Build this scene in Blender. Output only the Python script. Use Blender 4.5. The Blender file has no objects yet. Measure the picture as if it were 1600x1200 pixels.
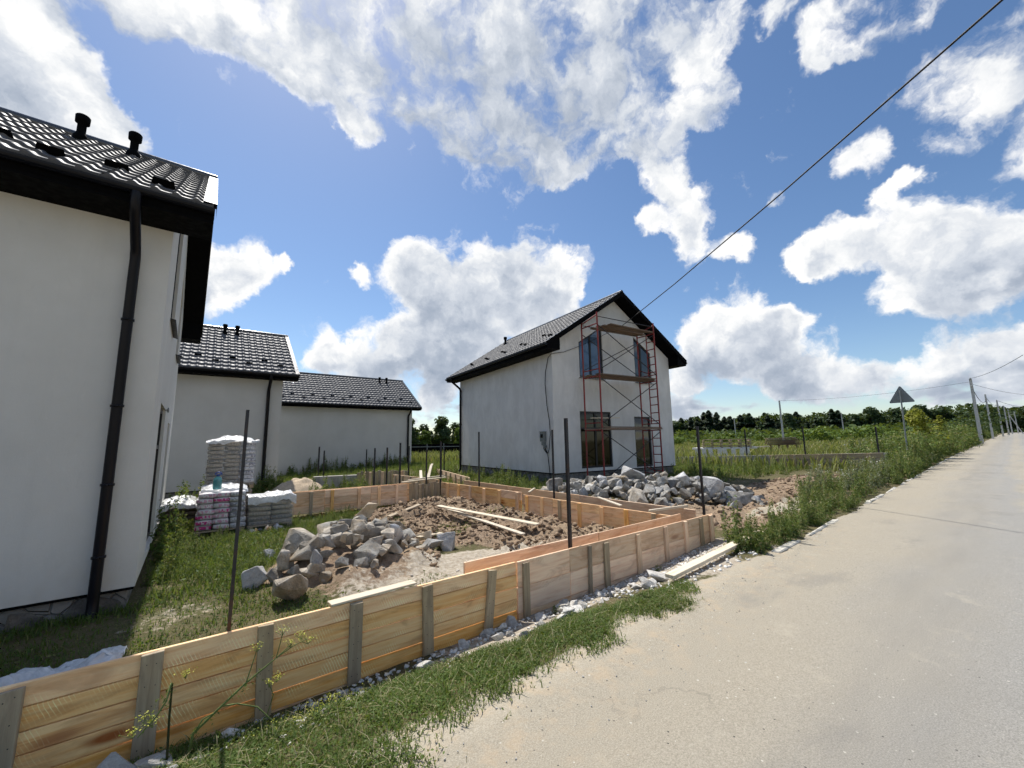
import bpy, math, random
import numpy as np
from mathutils import Vector, Matrix

# ------------------------------------------------------------------ camera, sky, sun, exposure
scene = bpy.context.scene
COL = scene.collection
random.seed(7)
RNG = np.random.default_rng(11)
R = math.radians

CAM_Z = 1.6
def camera_axes():
    p, r, a = R(8.1706), R(-0.9405), R(52.5557)
    fw = Vector((0, math.cos(p), math.sin(p))); up = Vector((0, -math.sin(p), math.cos(p))); rt = Vector((1, 0, 0))
    rt2 = math.cos(r)*rt + math.sin(r)*up; up2 = -math.sin(r)*rt + math.cos(r)*up
    M = Matrix(((math.sin(a), math.cos(a), 0), (-math.cos(a), math.sin(a), 0), (0, 0, 1)))
    return M @ rt2, M @ up2, M @ fw
_rt, _up, _fw = camera_axes()
cam_data = bpy.data.cameras.new('camera')
cam_data.sensor_width = 36.0
cam_data.lens = 630.85/1600*36.0
cam_data.clip_start = 0.05
cam_data.clip_end = 6000
cam = bpy.data.objects.new('camera', cam_data)
COL.objects.link(cam)
cam.matrix_world = Matrix(((_rt.x, _up.x, -_fw.x, 0), (_rt.y, _up.y, -_fw.y, 0), (_rt.z, _up.z, -_fw.z, CAM_Z), (0, 0, 0, 1)))
scene.camera = cam

SUN_EL, SUN_AZ = 58.0, 86.5           # degrees; azimuth counter-clockwise from +X
SKY_STRENGTH = 0.125
scene.view_settings.view_transform = 'Standard'
scene.view_settings.look = 'None'
scene.view_settings.gamma = 1.0
scene.view_settings.use_curve_mapping = False
scene.view_settings.exposure = 0.38
scene.render.engine = 'CYCLES'
scene.cycles.use_denoising = True
scene.cycles.max_bounces = 5
scene.cycles.diffuse_bounces = 3
scene.cycles.use_adaptive_sampling = True
scene.cycles.adaptive_threshold = 0.03
scene.cycles.transparent_max_bounces = 8

sun_data = bpy.data.lights.new('sun', 'SUN')
sun_data.energy = 4.7
sun_data.angle = R(0.53)
sun_data.color = (1.0, 0.955, 0.88)
sun = bpy.data.objects.new('sun', sun_data)
COL.objects.link(sun)
_sd = Vector((math.cos(R(SUN_AZ))*math.cos(R(SUN_EL)), math.sin(R(SUN_AZ))*math.cos(R(SUN_EL)), math.sin(R(SUN_EL))))
sun.rotation_euler = _sd.to_track_quat('Z', 'Y').to_euler()
sun.location = (0, 0, 60)

# clouds: directions and angular radii of cumulus heads (x, y, z, radius)
CLOUDS = [(-0.24,0.791,0.562,0.066),(-0.26,0.831,0.492,0.081),(-0.201,0.837,0.508,0.06),(-0.158,0.843,0.514,0.049),(-0.227,0.864,0.45,0.067),(-0.128,0.86,0.494,0.035),(-0.25,0.775,0.58,0.044),(-0.124,0.743,0.658,0.041),(-0.069,0.736,0.674,0.052),(-0.012,0.726,0.687,0.051),(0.049,0.71,0.702,0.068),(0.112,0.68,0.725,0.08),(0.099,0.734,0.672,0.045),(0.179,0.684,0.707,0.107),(0.2,0.745,0.636,0.051),(0.252,0.622,0.741,0.123),(0.338,0.635,0.694,0.125),(0.371,0.546,0.751,0.147),(0.46,0.586,0.667,0.138),(0.498,0.49,0.715,0.144),(0.548,0.567,0.615,0.076),(0.544,0.401,0.737,0.123),(0.597,0.466,0.653,0.117),(0.607,0.337,0.72,0.099),(0.658,0.39,0.644,0.09),(0.704,0.311,0.638,0.063),(0.664,0.251,0.705,0.046),(0.727,0.412,0.549,0.055),(0.773,0.409,0.485,0.063),(0.746,0.478,0.464,0.037),(0.811,0.415,0.412,0.054),(0.855,0.343,0.388,0.034),(0.762,0.139,0.632,0.038),(0.778,0.08,0.623,0.05),(0.748,0.101,0.656,0.054),(0.775,0.023,0.631,0.041),(0.703,0.178,0.688,0.034),(0.872,0.132,0.471,0.037),(0.901,0.085,0.426,0.019),(0.906,0.112,0.408,0.023),(0.852,0.262,0.453,0.022),(0.914,0.2,0.353,0.057),(0.927,0.13,0.352,0.057),(0.941,0.071,0.33,0.061),(0.956,0.021,0.292,0.064),(0.965,-0.019,0.262,0.063),(0.958,0.112,0.265,0.061),(0.972,0.057,0.228,0.056),(0.909,0.246,0.338,0.035),(0.354,0.845,0.4,0.074),(0.461,0.795,0.394,0.112),(0.581,0.701,0.414,0.101),(0.676,0.627,0.388,0.062),(0.426,0.856,0.293,0.106),(0.532,0.793,0.296,0.124),(0.637,0.7,0.322,0.092),(0.254,0.892,0.374,0.027),(0.325,0.917,0.229,0.066),(0.249,0.949,0.195,0.059),(0.197,0.961,0.192,0.043),(0.41,0.889,0.203,0.084),(0.506,0.841,0.19,0.094),(0.029,0.927,0.373,0.051),(0.064,0.936,0.345,0.05),(0.015,0.954,0.299,0.051),(-0.009,0.94,0.341,0.044),(0.112,0.92,0.376,0.017),(0.903,0.351,0.247,0.075),(0.871,0.433,0.233,0.061),(0.929,0.332,0.164,0.074),(0.885,0.43,0.176,0.06),(0.932,0.281,0.228,0.035),(0.859,0.496,0.125,0.056),(0.967,0.229,0.112,0.06),(0.983,0.15,0.103,0.049),(0.989,0.078,0.126,0.044),(0.991,0.016,0.136,0.039),(0.949,0.298,0.107,0.047),(0.996,0.036,0.078,0.032),(0.445,0.889,0.104,0.046),(0.32,0.937,0.14,0.051)]

class NT:
    """small helper for building node trees"""
    def __init__(self, tree): self.t = tree; self.n = tree.nodes; self.l = tree.links
    def node(self, typ, **kw):
        nd = self.n.new(typ)
        for k, v in kw.items(): setattr(nd, k, v)
        return nd
    def put(self, nd, key, v):
        if v is None: return
        s = nd.inputs[key]
        if isinstance(v, bpy.types.NodeSocket): self.l.new(v, s)
        elif isinstance(v, bpy.types.Node): self.l.new(v.outputs[0], s)
        else:
            if hasattr(s.default_value, '__len__') and not hasattr(v, '__len__'): v = (v,)*len(s.default_value)
            if hasattr(s.default_value, '__len__') and len(s.default_value) == 4 and len(v) == 3: v = (*v, 1)
            s.default_value = v
    def math(self, op, a, b=None, c=None, clamp=False):
        nd = self.node('ShaderNodeMath', operation=op, use_clamp=clamp)
        self.put(nd, 0, a); self.put(nd, 1, b); self.put(nd, 2, c)
        return nd.outputs[0]
    def vmath(self, op, a, b=None, out=0):
        nd = self.node('ShaderNodeVectorMath', operation=op)
        self.put(nd, 0, a); self.put(nd, 1, b)
        return nd.outputs[out]
    def scale(self, a, s):
        nd = self.node('ShaderNodeVectorMath', operation='SCALE'); self.put(nd, 0, a); self.put(nd, 'Scale', s)
        return nd.outputs[0]
    def noise(self, vec, scale, detail=4, rough=0.55, dist=0.0, out='Fac'):
        nd = self.node('ShaderNodeTexNoise'); self.put(nd, 'Vector', vec)
        self.put(nd, 'Scale', scale); self.put(nd, 'Detail', detail); self.put(nd, 'Roughness', rough); self.put(nd, 'Distortion', dist)
        return nd.outputs[out]
    def voro(self, vec, scale, feature='F1', out='Distance', **kw):
        nd = self.node('ShaderNodeTexVoronoi', feature=feature); self.put(nd, 'Vector', vec); self.put(nd, 'Scale', scale)
        for k, v in kw.items(): self.put(nd, k, v)
        return nd.outputs[out]
    def ramp(self, fac, stops, interp='LINEAR'):
        nd = self.node('ShaderNodeValToRGB'); nd.color_ramp.interpolation = interp
        e = nd.color_ramp.elements
        while len(e) > 1: e.remove(e[0])
        for i, (p, c) in enumerate(stops):
            x = e[0] if i == 0 else e.new(p)
            x.position = p; x.color = (*c, 1) if hasattr(c, '__len__') else (c, c, c, 1)
        self.put(nd, 'Fac', fac)
        return nd.outputs[0]
    def mrange(self, v, a, b, c=0.0, d=1.0, smooth=True):
        nd = self.node('ShaderNodeMapRange', interpolation_type='SMOOTHSTEP' if smooth else 'LINEAR')
        self.put(nd, 0, v); self.put(nd, 1, a); self.put(nd, 2, b); self.put(nd, 3, c); self.put(nd, 4, d)
        return nd.outputs[0]
    def mix(self, f, a, b, mode='MIX'):
        nd = self.node('ShaderNodeMix', data_type='RGBA', blend_type=mode)
        self.put(nd, 0, f); self.put(nd, 6, a); self.put(nd, 7, b)
        return nd.outputs[2]
    def bump(self, h, strength=0.3, dist=0.01, normal=None):
        nd = self.node('ShaderNodeBump'); self.put(nd, 'Strength', strength); self.put(nd, 'Distance', dist); self.put(nd, 'Height', h)
        if normal is not None: self.put(nd, 'Normal', normal)
        return nd.outputs[0]
    def mapping(self, vec, scale=(1, 1, 1), rot=(0, 0, 0), loc=(0, 0, 0)):
        nd = self.node('ShaderNodeMapping'); self.put(nd, 0, vec); self.put(nd, 1, loc); self.put(nd, 2, rot); self.put(nd, 3, scale)
        return nd.outputs[0]

def build_world():
    grp = bpy.data.node_groups.new('cloud_heads', 'ShaderNodeTree')
    grp.interface.new_socket('Direction', in_out='INPUT', socket_type='NodeSocketVector')
    grp.interface.new_socket('Amount', in_out='OUTPUT', socket_type='NodeSocketFloat')
    g = NT(grp)
    gi = g.node('NodeGroupInput'); go = g.node('NodeGroupOutput')
    tot = None
    for (x, y, z, r) in CLOUDS:
        ds = g.vmath('DISTANCE', gi.outputs[0], (x, y, z), out=1)
        b = g.mrange(ds, r*1.45, r*0.30, 0.0, 1.0)
        tot = b if tot is None else g.math('ADD', tot, b)
    g.put(go, 0, tot)

    w = bpy.data.worlds.new('World'); scene.world = w; w.use_nodes = True
    w.cycles.sampling_method = 'MANUAL'; w.cycles.sample_map_resolution = 256
    t = NT(w.node_tree); t.n.clear()
    out = t.node('ShaderNodeOutputWorld'); bg = t.node('ShaderNodeBackground'); t.put(bg, 'Strength', SKY_STRENGTH)
    tc = t.node('ShaderNodeTexCoord')
    d = t.vmath('NORMALIZE', tc.outputs['Generated'])
    sky = t.node('ShaderNodeTexSky', sky_type='NISHITA', sun_disc=False)
    sky.sun_elevation = R(SUN_EL); sky.sun_rotation = R(90.0 - SUN_AZ)
    sky.altitude = 200; sky.air_density = 1.0; sky.dust_density = 0.4; sky.ozone_density = 1.7
    def heads(v):
        nd = t.node('ShaderNodeGroup'); nd.node_tree = grp; t.put(nd, 0, v); return nd.outputs[0]
    n1 = t.noise(d, 9.0, 5, 0.62, out='Color')
    dd = t.vmath('ADD', d, t.scale(t.vmath('SUBTRACT', n1, (0.5, 0.5, 0.5)), 0.10))
    s0 = heads(dd); s1 = heads(t.vmath('ADD', dd, (0.02, 0.02, 0.055)))
    sx = t.node('ShaderNodeSeparateXYZ'); t.put(sx, 0, d)
    # the rest of the sky, away from these heads, carries the same kind of cloud
    zz = t.math('MAXIMUM', t.math('ADD', sx.outputs[2], 0.12), 0.05)
    cb = t.node('ShaderNodeCombineXYZ'); t.put(cb, 0, zz); t.put(cb, 1, zz); t.put(cb, 2, 1.0)
    pl = t.vmath('DIVIDE', d, cb.outputs[0])
    away = t.mrange(t.vmath('DOT_PRODUCT', d, tuple(_fw), out=1), 0.72, 0.45)
    wide = t.mrange(t.noise(pl, 1.3, 2, 0.5), 0.46, 0.62)
    zc = sx.outputs[2]
    cap = t.mrange(zc, 0.40, 0.62, 1.5, 0.86)            # the high sheet is thinner and broken, the heaped clouds lower down are deep
    body = t.math('MINIMUM', s0, cap)
    band = t.math('MULTIPLY', t.math('MULTIPLY', t.mrange(zc, 0.015, 0.05), t.mrange(zc, 0.20, 0.08)), t.mrange(t.noise(t.mapping(d, (1, 1, 3.0)), 4.5, 4, 0.55), 0.36, 0.58, 0.0, 1.1))
    tot = t.math('ADD', t.math('MAXIMUM', body, band), t.math('MULTIPLY', t.math('MULTIPLY', wide, away), 1.3))
    f1 = t.noise(dd, 11.0, 9, 0.57)
    f2 = t.noise(t.vmath('ADD', dd, tuple(Vector(_sd)*0.024)), 11.0, 6, 0.58)
    dens = t.math('ADD', t.math('SUBTRACT', tot, 0.46), t.math('MULTIPLY', t.math('SUBTRACT', f1, 0.5), 2.7))
    alpha = t.mrange(dens, -0.06, 0.58)
    # thin rims let the sun through and stay white; deep bodies and undersides go grey; knobs add relief
    relief = t.math('MULTIPLY', t.math('SUBTRACT', f1, f2), 1.35)
    under = t.math('MULTIPLY', t.math('SUBTRACT', t.math('MINIMUM', s1, 1.8), t.math('MINIMUM', s0, 1.8)), 0.34)
    deep = t.math('MULTIPLY', t.mrange(t.math('ADD', t.math('DIVIDE', tot, t.math('MULTIPLY', cap, 0.667)), t.math('MULTIPLY', t.math('SUBTRACT', f1, 0.5), 1.1)), 0.55, 1.65), t.mrange(zc, 0.72, 0.40, 0.85, 1.0))
    mott = t.noise(d, 5.5, 5, 0.6)
    shade = t.math('ADD', t.math('SUBTRACT', t.math('SUBTRACT', 0.93, under), t.math('MULTIPLY', deep, 0.62)), relief)
    shade = t.math('ADD', shade, t.math('MULTIPLY', t.math('SUBTRACT', mott, 0.5), 0.55))
    shade = t.math('SUBTRACT', shade, t.mrange(zc, 0.30, 0.04, 0.0, 0.22), clamp=True)
    k = 1.0/SKY_STRENGTH
    ccol = t.ramp(shade, [(0.0, (.25, .30, .38)), (0.3, (.355, .40, .475)), (0.58, (.52, .555, .61)), (0.82, (.71, .722, .735)), (1.0, (.83, .825, .815))])
    ccol = t.scale(ccol, k)
    hsv = t.node('ShaderNodeHueSaturation'); t.put(hsv, 'Hue', 0.501); t.put(hsv, 'Saturation', 1.12); t.put(hsv, 'Value', 0.80); t.put(hsv, 'Color', sky.outputs[0])
    col = t.mix(alpha, hsv.outputs[0], ccol)
    t.put(bg, 'Color', col); t.l.new(bg.outputs[0], out.inputs[0])
build_world()

# ------------------------------------------------------------------ numeric noise for terrain
_perm = np.random.default_rng(3).random((256, 256))
def vnoise(x, y):
    x = np.asarray(x, float); y = np.asarray(y, float)
    xi = np.floor(x).astype(int); yi = np.floor(y).astype(int); fx = x-xi; fy = y-yi
    fx = fx*fx*(3-2*fx); fy = fy*fy*(3-2*fy)
    g = lambda a, b: _perm[a & 255, b & 255]
    return (g(xi, yi)*(1-fx)+g(xi+1, yi)*fx)*(1-fy)+(g(xi, yi+1)*(1-fx)+g(xi+1, yi+1)*fx)*fy
def fbm(x, y, o=4):
    s = 0; a = 0.5; n = 0
    for i in range(o):
        s = s+a*vnoise(x*2**i+17.3*i, y*2**i+5.1*i); n += a; a *= 0.5
    return s/n
def sst(a, b, x):
    t = np.clip((np.asarray(x, float)-a)/(b-a), 0, 1); return t*t*(3-2*t)

EDGE_X = [-60, -8, 1, 3.6, 10, 26.6, 46, 159, 400, 1500]
EDGE_Y = [0.6, 1.85, 2.08, 2.3, 2.65, 3.47, 4.15, 7.2, 12, 34]
def road_edge(x): return np.interp(x, EDGE_X, EDGE_Y)
def rise(x): return np.interp(x, [-100, 25, 46, 159, 260, 500, 2000], [0, 0, 0.2, 1.3, 2.1, 2.4, 2.4])
def in_blob(x, y, cx, cy, rx, ry): return np.clip(1-((x-cx)/rx)**2-((y-cy)/ry)**2, 0, 1)
def dirt_mask(x, y):
    """bare dug soil: inside the near plot along its right side, and the strip to its right"""
    n = fbm(x*0.9, y*0.9, 4)-0.5
    a = np.clip(in_blob(x, y, 4.9, 9.6, 2.1, 3.1)*2+in_blob(x, y, 5.6, 6.4, 1.3, 2.2)*2, 0, 1)*(y > 3.9)*(x < 6.9)
    a = np.maximum(a, np.clip(in_blob(x, y, 2.15, 7.05, 1.45, 1.6)*1.3, 0, .75))
    b = sst(7.4, 8.2, x)*(1-sst(19, 23, x))*sst(2.9, 3.5, y-0.03*(x-8))*(1-sst(5.2, 7.0, y-0.02*(x-8)))
    return np.clip(np.maximum(a, b)*1.4+n*0.9*np.maximum(a, b), 0, 1)
def dust_mask(x, y):
    """pale lime dust and crushed stone on the ground"""
    n = fbm(x*1.3+40, y*1.3, 4)-0.5
    a = np.clip(in_blob(x, y, 3.3, 5.6, 2.4, 1.15)*1.15, 0, 0.62)
    b = sst(3.0, 3.3, y)*(1-sst(3.6, 3.75, y))*sst(0.5, 2.2, x)*(1-sst(6.5, 8, x))*0.8
    c = in_blob(x, y, 5.3, 2.95, 1.3, 0.5)
    return np.clip(np.maximum(np.maximum(a, b), c)+n*1.2*(np.maximum(np.maximum(a, b), c) > 0.02), 0, 1)
def sand_mask(x, y):
    n = fbm(x*1.1+9, y*1.1+30, 4)-0.5
    a = 1-sst(0.05, 0.42, y-road_edge(x)+n*0.5)
    b = in_blob(x, y, 11.2, 3.75, 3.0, 0.55)
    c = in_blob(x+(fbm(x*2.5, y*2.5, 3)-.5)*.9, y, 0.0, 6.5, 0.62, 0.75)*0.36
    return np.clip(np.maximum(np.maximum(a*(x < 7), b), c)*1.3+n*0.9*np.maximum(b, c), 0, 1)
def ground_z(x, y):
    x = np.asarray(x, float); y = np.asarray(y, float)
    d = y-road_edge(x)
    plot = -0.34+0.30*sst(4, 9.5, x)
    far = -0.42+0.34*sst(3, 12, x)
    z = plot*(1-sst(11, 18, y))+far*sst(11, 18, y)
    z = z*sst(0.1, 1.9, d)+(-0.004)*(1-sst(0.1, 1.9, d))
    z = np.where(d < 0.0, -0.012-0.3*np.clip(-d-0.05, 0, .3), z)
    dm = dirt_mask(x, y)
    z = z+dm*(0.05+0.30*(fbm(x*2.3, y*2.3, 4)-0.42)+0.14*(fbm(x*7, y*7, 3)-.5))*(1-sst(12, 30, x)*0.6)
    z = z+0.22*in_blob(x, y, 5.0, 10.6, 1.6, 1.7)*(x < 6.55)+0.12*in_blob(x, y, 6.0, 7.4, 0.6, 1.5)*(x < 6.55)
    z = z+0.26*in_blob(x, y, 2.15, 7.35, 1.3, 1.45)
    z = z+(fbm(x*0.8, y*0.8, 3)-0.5)*0.10*sst(0.6, 2.2, d)
    z = z+(fbm(x*6, y*6, 3)-0.5)*0.035*sst(0.3, 0.9, d)
    z = z+rise(x)*(1-sst(8, 45, d))-2.0*sst(60, 170, d)*sst(30, 120, x)
    return z
def gz(x, y): return float(ground_z(np.array([x]), np.array([y]))[0])

# ------------------------------------------------------------------ object helpers
def link(o, parent=None):
    COL.objects.link(o)
    if parent is not None: o.parent = parent
    return o
def tag(o, label=None, cat=None, group=None, kind=None):
    if label: o['label'] = label
    if cat: o['category'] = cat
    if group: o['group'] = group
    if kind: o['kind'] = kind
    return o
def empty(name, loc=(0, 0, 0), rz=0.0):
    o = bpy.data.objects.new(name, None); o.location = loc; o.rotation_euler = (0, 0, rz); o.empty_display_size = 0.2
    return link(o)
def copy_tree(o, parent=None):
    c = o.copy(); COL.objects.link(c)
    if parent is not None: c.parent = parent
    for ch in list(o.children): copy_tree(ch, c)
    return c
def np_mesh(name, V, F, mats, smooth=False, uv=None):
    """mesh from arrays; F is (n,3) or (n,4)"""
    V = np.asarray(V, np.float32); F = np.asarray(F, np.int32)
    me = bpy.data.meshes.new(name)
    k = F.shape[1]
    me.vertices.add(len(V)); me.vertices.foreach_set('co', V.ravel())
    me.loops.add(F.size); me.loops.foreach_set('vertex_index', F.ravel())
    me.polygons.add(len(F)); me.polygons.foreach_set('loop_start', np.arange(0, F.size, k, dtype=np.int32))
    if smooth: me.polygons.foreach_set('use_smooth', np.ones(len(F), bool))
    me.update(calc_edges=True); me.validate()
    for m in (mats if isinstance(mats, (list, tuple)) else [mats]): me.materials.append(m)
    return me
def np_obj(name, V, F, mats, parent=None, smooth=False):
    return link(bpy.data.objects.new(name, np_mesh(name, V, F, mats, smooth)), parent)

class MB:
    """collects shapes and links them as one mesh object"""
    def __init__(self): self.v = []; self.f = []; self.m = []; self.s = []
    def add(self, verts, faces, mi=0, smooth=False):
        b = len(self.v); self.v += [tuple(p) for p in verts]
        for f in faces: self.f.append(tuple(b+i for i in f)); self.m.append(mi); self.s.append(smooth)
        return self
    def box(self, c, s, rz=0.0, mi=0, mat=None):
        hx, hy, hz = s[0]/2, s[1]/2, s[2]/2
        pts = [Vector((x, y, z)) for x in (-hx, hx) for y in (-hy, hy) for z in (-hz, hz)]
        M = mat if mat is not None else Matrix.Rotation(rz, 3, 'Z')
        pts = [M @ p + Vector(c) for p in pts]
        return self.add(pts, [(0, 1, 3, 2), (4, 6, 7, 5), (0, 4, 5, 1), (2, 3, 7, 6), (0, 2, 6, 4), (1, 5, 7, 3)], mi)
    def span(self, a, b, mi=0):
        c = [(p+q)/2 for p, q in zip(a, b)]; s = [abs(q-p) for p, q in zip(a, b)]
        return self.box(c, s, 0, mi)
    def bar(self, p, q, w, h, mi=0, up=(0, 0, 1)):
        p, q = Vector(p), Vector(q); d = q-p; L = d.length; x = d/L
        u = Vector(up)
        if abs(x.dot(u)) > 0.98: u = Vector((0, 1, 0))
        y = u.cross(x).normalized(); z = x.cross(y)
        M = Matrix((x, y, z)).transposed()
        return self.box((p+q)/2, (L, w, h), 0, mi, M)
    def tube(self, pts, r, n=8, mi=0, cap=True, smooth=True):
        pts = [Vector(p) for p in pts]; rs = r if hasattr(r, '__len__') else [r]*len(pts)
        vs = []; fs = []; prev = None
        for i, p in enumerate(pts):
            t = (pts[min(i+1, len(pts)-1)]-pts[max(i-1, 0)]).normalized()
            if prev is None:
                a = Vector((0, 0, 1)) if abs(t.z) < 0.9 else Vector((1, 0, 0))
                u = t.cross(a).normalized()
            else:
                u = (prev-t*prev.dot(t)).normalized()
            prev = u; w = t.cross(u)
            for k in range(n):
                a = 2*math.pi*k/n; vs.append(p+(u*math.cos(a)+w*math.sin(a))*rs[i])
        for i in range(len(pts)-1):
            for k in range(n):
                fs.append((i*n+k, i*n+(k+1) % n, (i+1)*n+(k+1) % n, (i+1)*n+k))
        self.add(vs, fs, mi, smooth)
        if cap:
            self.add([vs[k] for k in range(n)], [tuple(range(n-1, -1, -1))], mi)
            self.add([vs[(len(pts)-1)*n+k] for k in range(n)], [tuple(range(n))], mi)
        return self
    def lathe(self, prof, c=(0, 0, 0), n=16, mi=0, smooth=True):
        vs = []; fs = []
        for (r, z) in prof:
            for k in range(n):
                a = 2*math.pi*k/n; vs.append((c[0]+r*math.cos(a), c[1]+r*math.sin(a), c[2]+z))
        for i in range(len(prof)-1):
            for k in range(n):
                fs.append((i*n+k, i*n+(k+1) % n, (i+1)*n+(k+1) % n, (i+1)*n+k))
        self.add(vs, fs, mi, smooth)
        self.add([vs[(len(prof)-1)*n+k] for k in range(n)], [tuple(range(n))], mi)
        self.add([vs[k] for k in range(n)], [tuple(range(n-1, -1, -1))], mi)
        return self
    def prism(self, poly, a, b, axis='y', mi=0):
        """poly in the two other axes, extruded from a to b"""
        def P(u, v, t): return {'y': (u, t, v), 'x': (t, u, v), 'z': (u, v, t)}[axis]
        n = len(poly)
        vs = [P(u, v, a) for u, v in poly]+[P(u, v, b) for u, v in poly]
        fs = [tuple(range(n)), tuple(range(2*n-1, n-1, -1))]+[(i, n+i, n+(i+1) % n, (i+1) % n) for i in range(n)]
        return self.add(vs, fs, mi)
    def build(self, name, mats, parent=None, fix=True):
        me = bpy.data.meshes.new(name); me.from_pydata(self.v, [], self.f)
        for m in (mats if isinstance(mats, (list, tuple)) else [mats]): me.materials.append(m)
        me.polygons.foreach_set('material_index', self.m); me.polygons.foreach_set('use_smooth', self.s)
        me.update()
        if fix:
            import bmesh
            bm = bmesh.new(); bm.from_mesh(me); bmesh.ops.recalc_face_normals(bm, faces=bm.faces); bm.to_mesh(me); bm.free()
        return link(bpy.data.objects.new(name, me), parent)

def chamfer_mesh(name, L, W, H, c, mat, rough=0.0, seed=0):
    """a board: box of L x W x H with chamfered edges; ends slightly out of square"""
    rr = random.Random(seed)
    h = (L/2, W/2, H/2); V = []; idx = {}
    for sx in (-1, 1):
        for sy in (-1, 1):
            for sz in (-1, 1):
                s = (sx, sy, sz)
                for a in range(3):
                    p = [s[k]*(h[k] if k == a else h[k]-c) for k in range(3)]
                    idx[(s, a)] = len(V); V.append(p)
    if rough:
        j = {(sx, sy, sz): [rr.uniform(-rough, rough) for _ in range(3)] for sx in (-1, 1) for sy in (-1, 1) for sz in (-1, 1)}
        for (s, a), i in idx.items(): V[i] = [V[i][k]+j[s][k]*(1.0 if k else 3.0) for k in range(3)]
    F = []
    for a in range(3):
        b, k = (a+1) % 3, (a+2) % 3
        for s in (-1, 1):
            q = []
            for tb, tk in ((-1, -1), (1, -1), (1, 1), (-1, 1)):
                t = [0, 0, 0]; t[a] = s; t[b] = tb; t[k] = tk; q.append(idx[(tuple(t), a)])
            F.append(tuple(q) if s > 0 else tuple(reversed(q)))
        for sa in (-1, 1):
            for sb in (-1, 1):
                t0 = [0, 0, 0]; t0[a] = sa; t0[b] = sb; t0[k] = -1; t1 = list(t0); t1[k] = 1
                q = (idx[(tuple(t0), a)], idx[(tuple(t0), b)], idx[(tuple(t1), b)], idx[(tuple(t1), a)])
                F.append(q if sa*sb > 0 else tuple(reversed(q)))
    for (s, a) in [k for k in idx if k[1] == 0]:
        q = (idx[(s, 0)], idx[(s, 1)], idx[(s, 2)])
        F.append(q if s[0]*s[1]*s[2] > 0 else tuple(reversed(q)))
    me = bpy.data.meshes.new(name); me.from_pydata(V, [], F); me.materials.append(mat); me.update()
    return me
_bseed = [0]
def board(name, p, q, width, thick, mat, parent=None, face=(0, 0, 1), c=0.003, rough=0.0015):
    """a straight board from p to q; `face` is the direction its broad side looks"""
    _bseed[0] += 1
    p, q = Vector(p), Vector(q); x = (q-p); L = x.length; x.normalize()
    z = Vector(face); z = (z-x*z.dot(x)).normalized(); y = z.cross(x)
    o = bpy.data.objects.new(name, chamfer_mesh(name, L, width, thick, c, mat, rough, _bseed[0]))
    link(o, parent)
    M = Matrix((x, y, z)).transposed().to_4x4(); M.translation = (p+q)/2
    o.matrix_local = M
    return o

# ------------------------------------------------------------------ materials
def mat(name, rough=0.8, spec=0.3):
    m = bpy.data.materials.new(name); m.use_nodes = True
    t = NT(m.node_tree); b = t.n['Principled BSDF']
    b.inputs['Roughness'].default_value = rough; b.inputs['Specular IOR Level'].default_value = spec
    return m, t, b
def coords(t, kind='Object'): return t.node('ShaderNodeTexCoord').outputs[kind]
def objrand(t): return t.node('ShaderNodeObjectInfo').outputs['Random']
def shifted(t, vec, k=40.0):
    r = objrand(t); cb = t.node('ShaderNodeCombineXYZ')
    t.put(cb, 0, t.math('MULTIPLY', r, k)); t.put(cb, 1, t.math('MULTIPLY', r, k*1.7)); t.put(cb, 2, t.math('MULTIPLY', r, k*0.6))
    return t.vmath('ADD', vec, cb.outputs[0])

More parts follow.
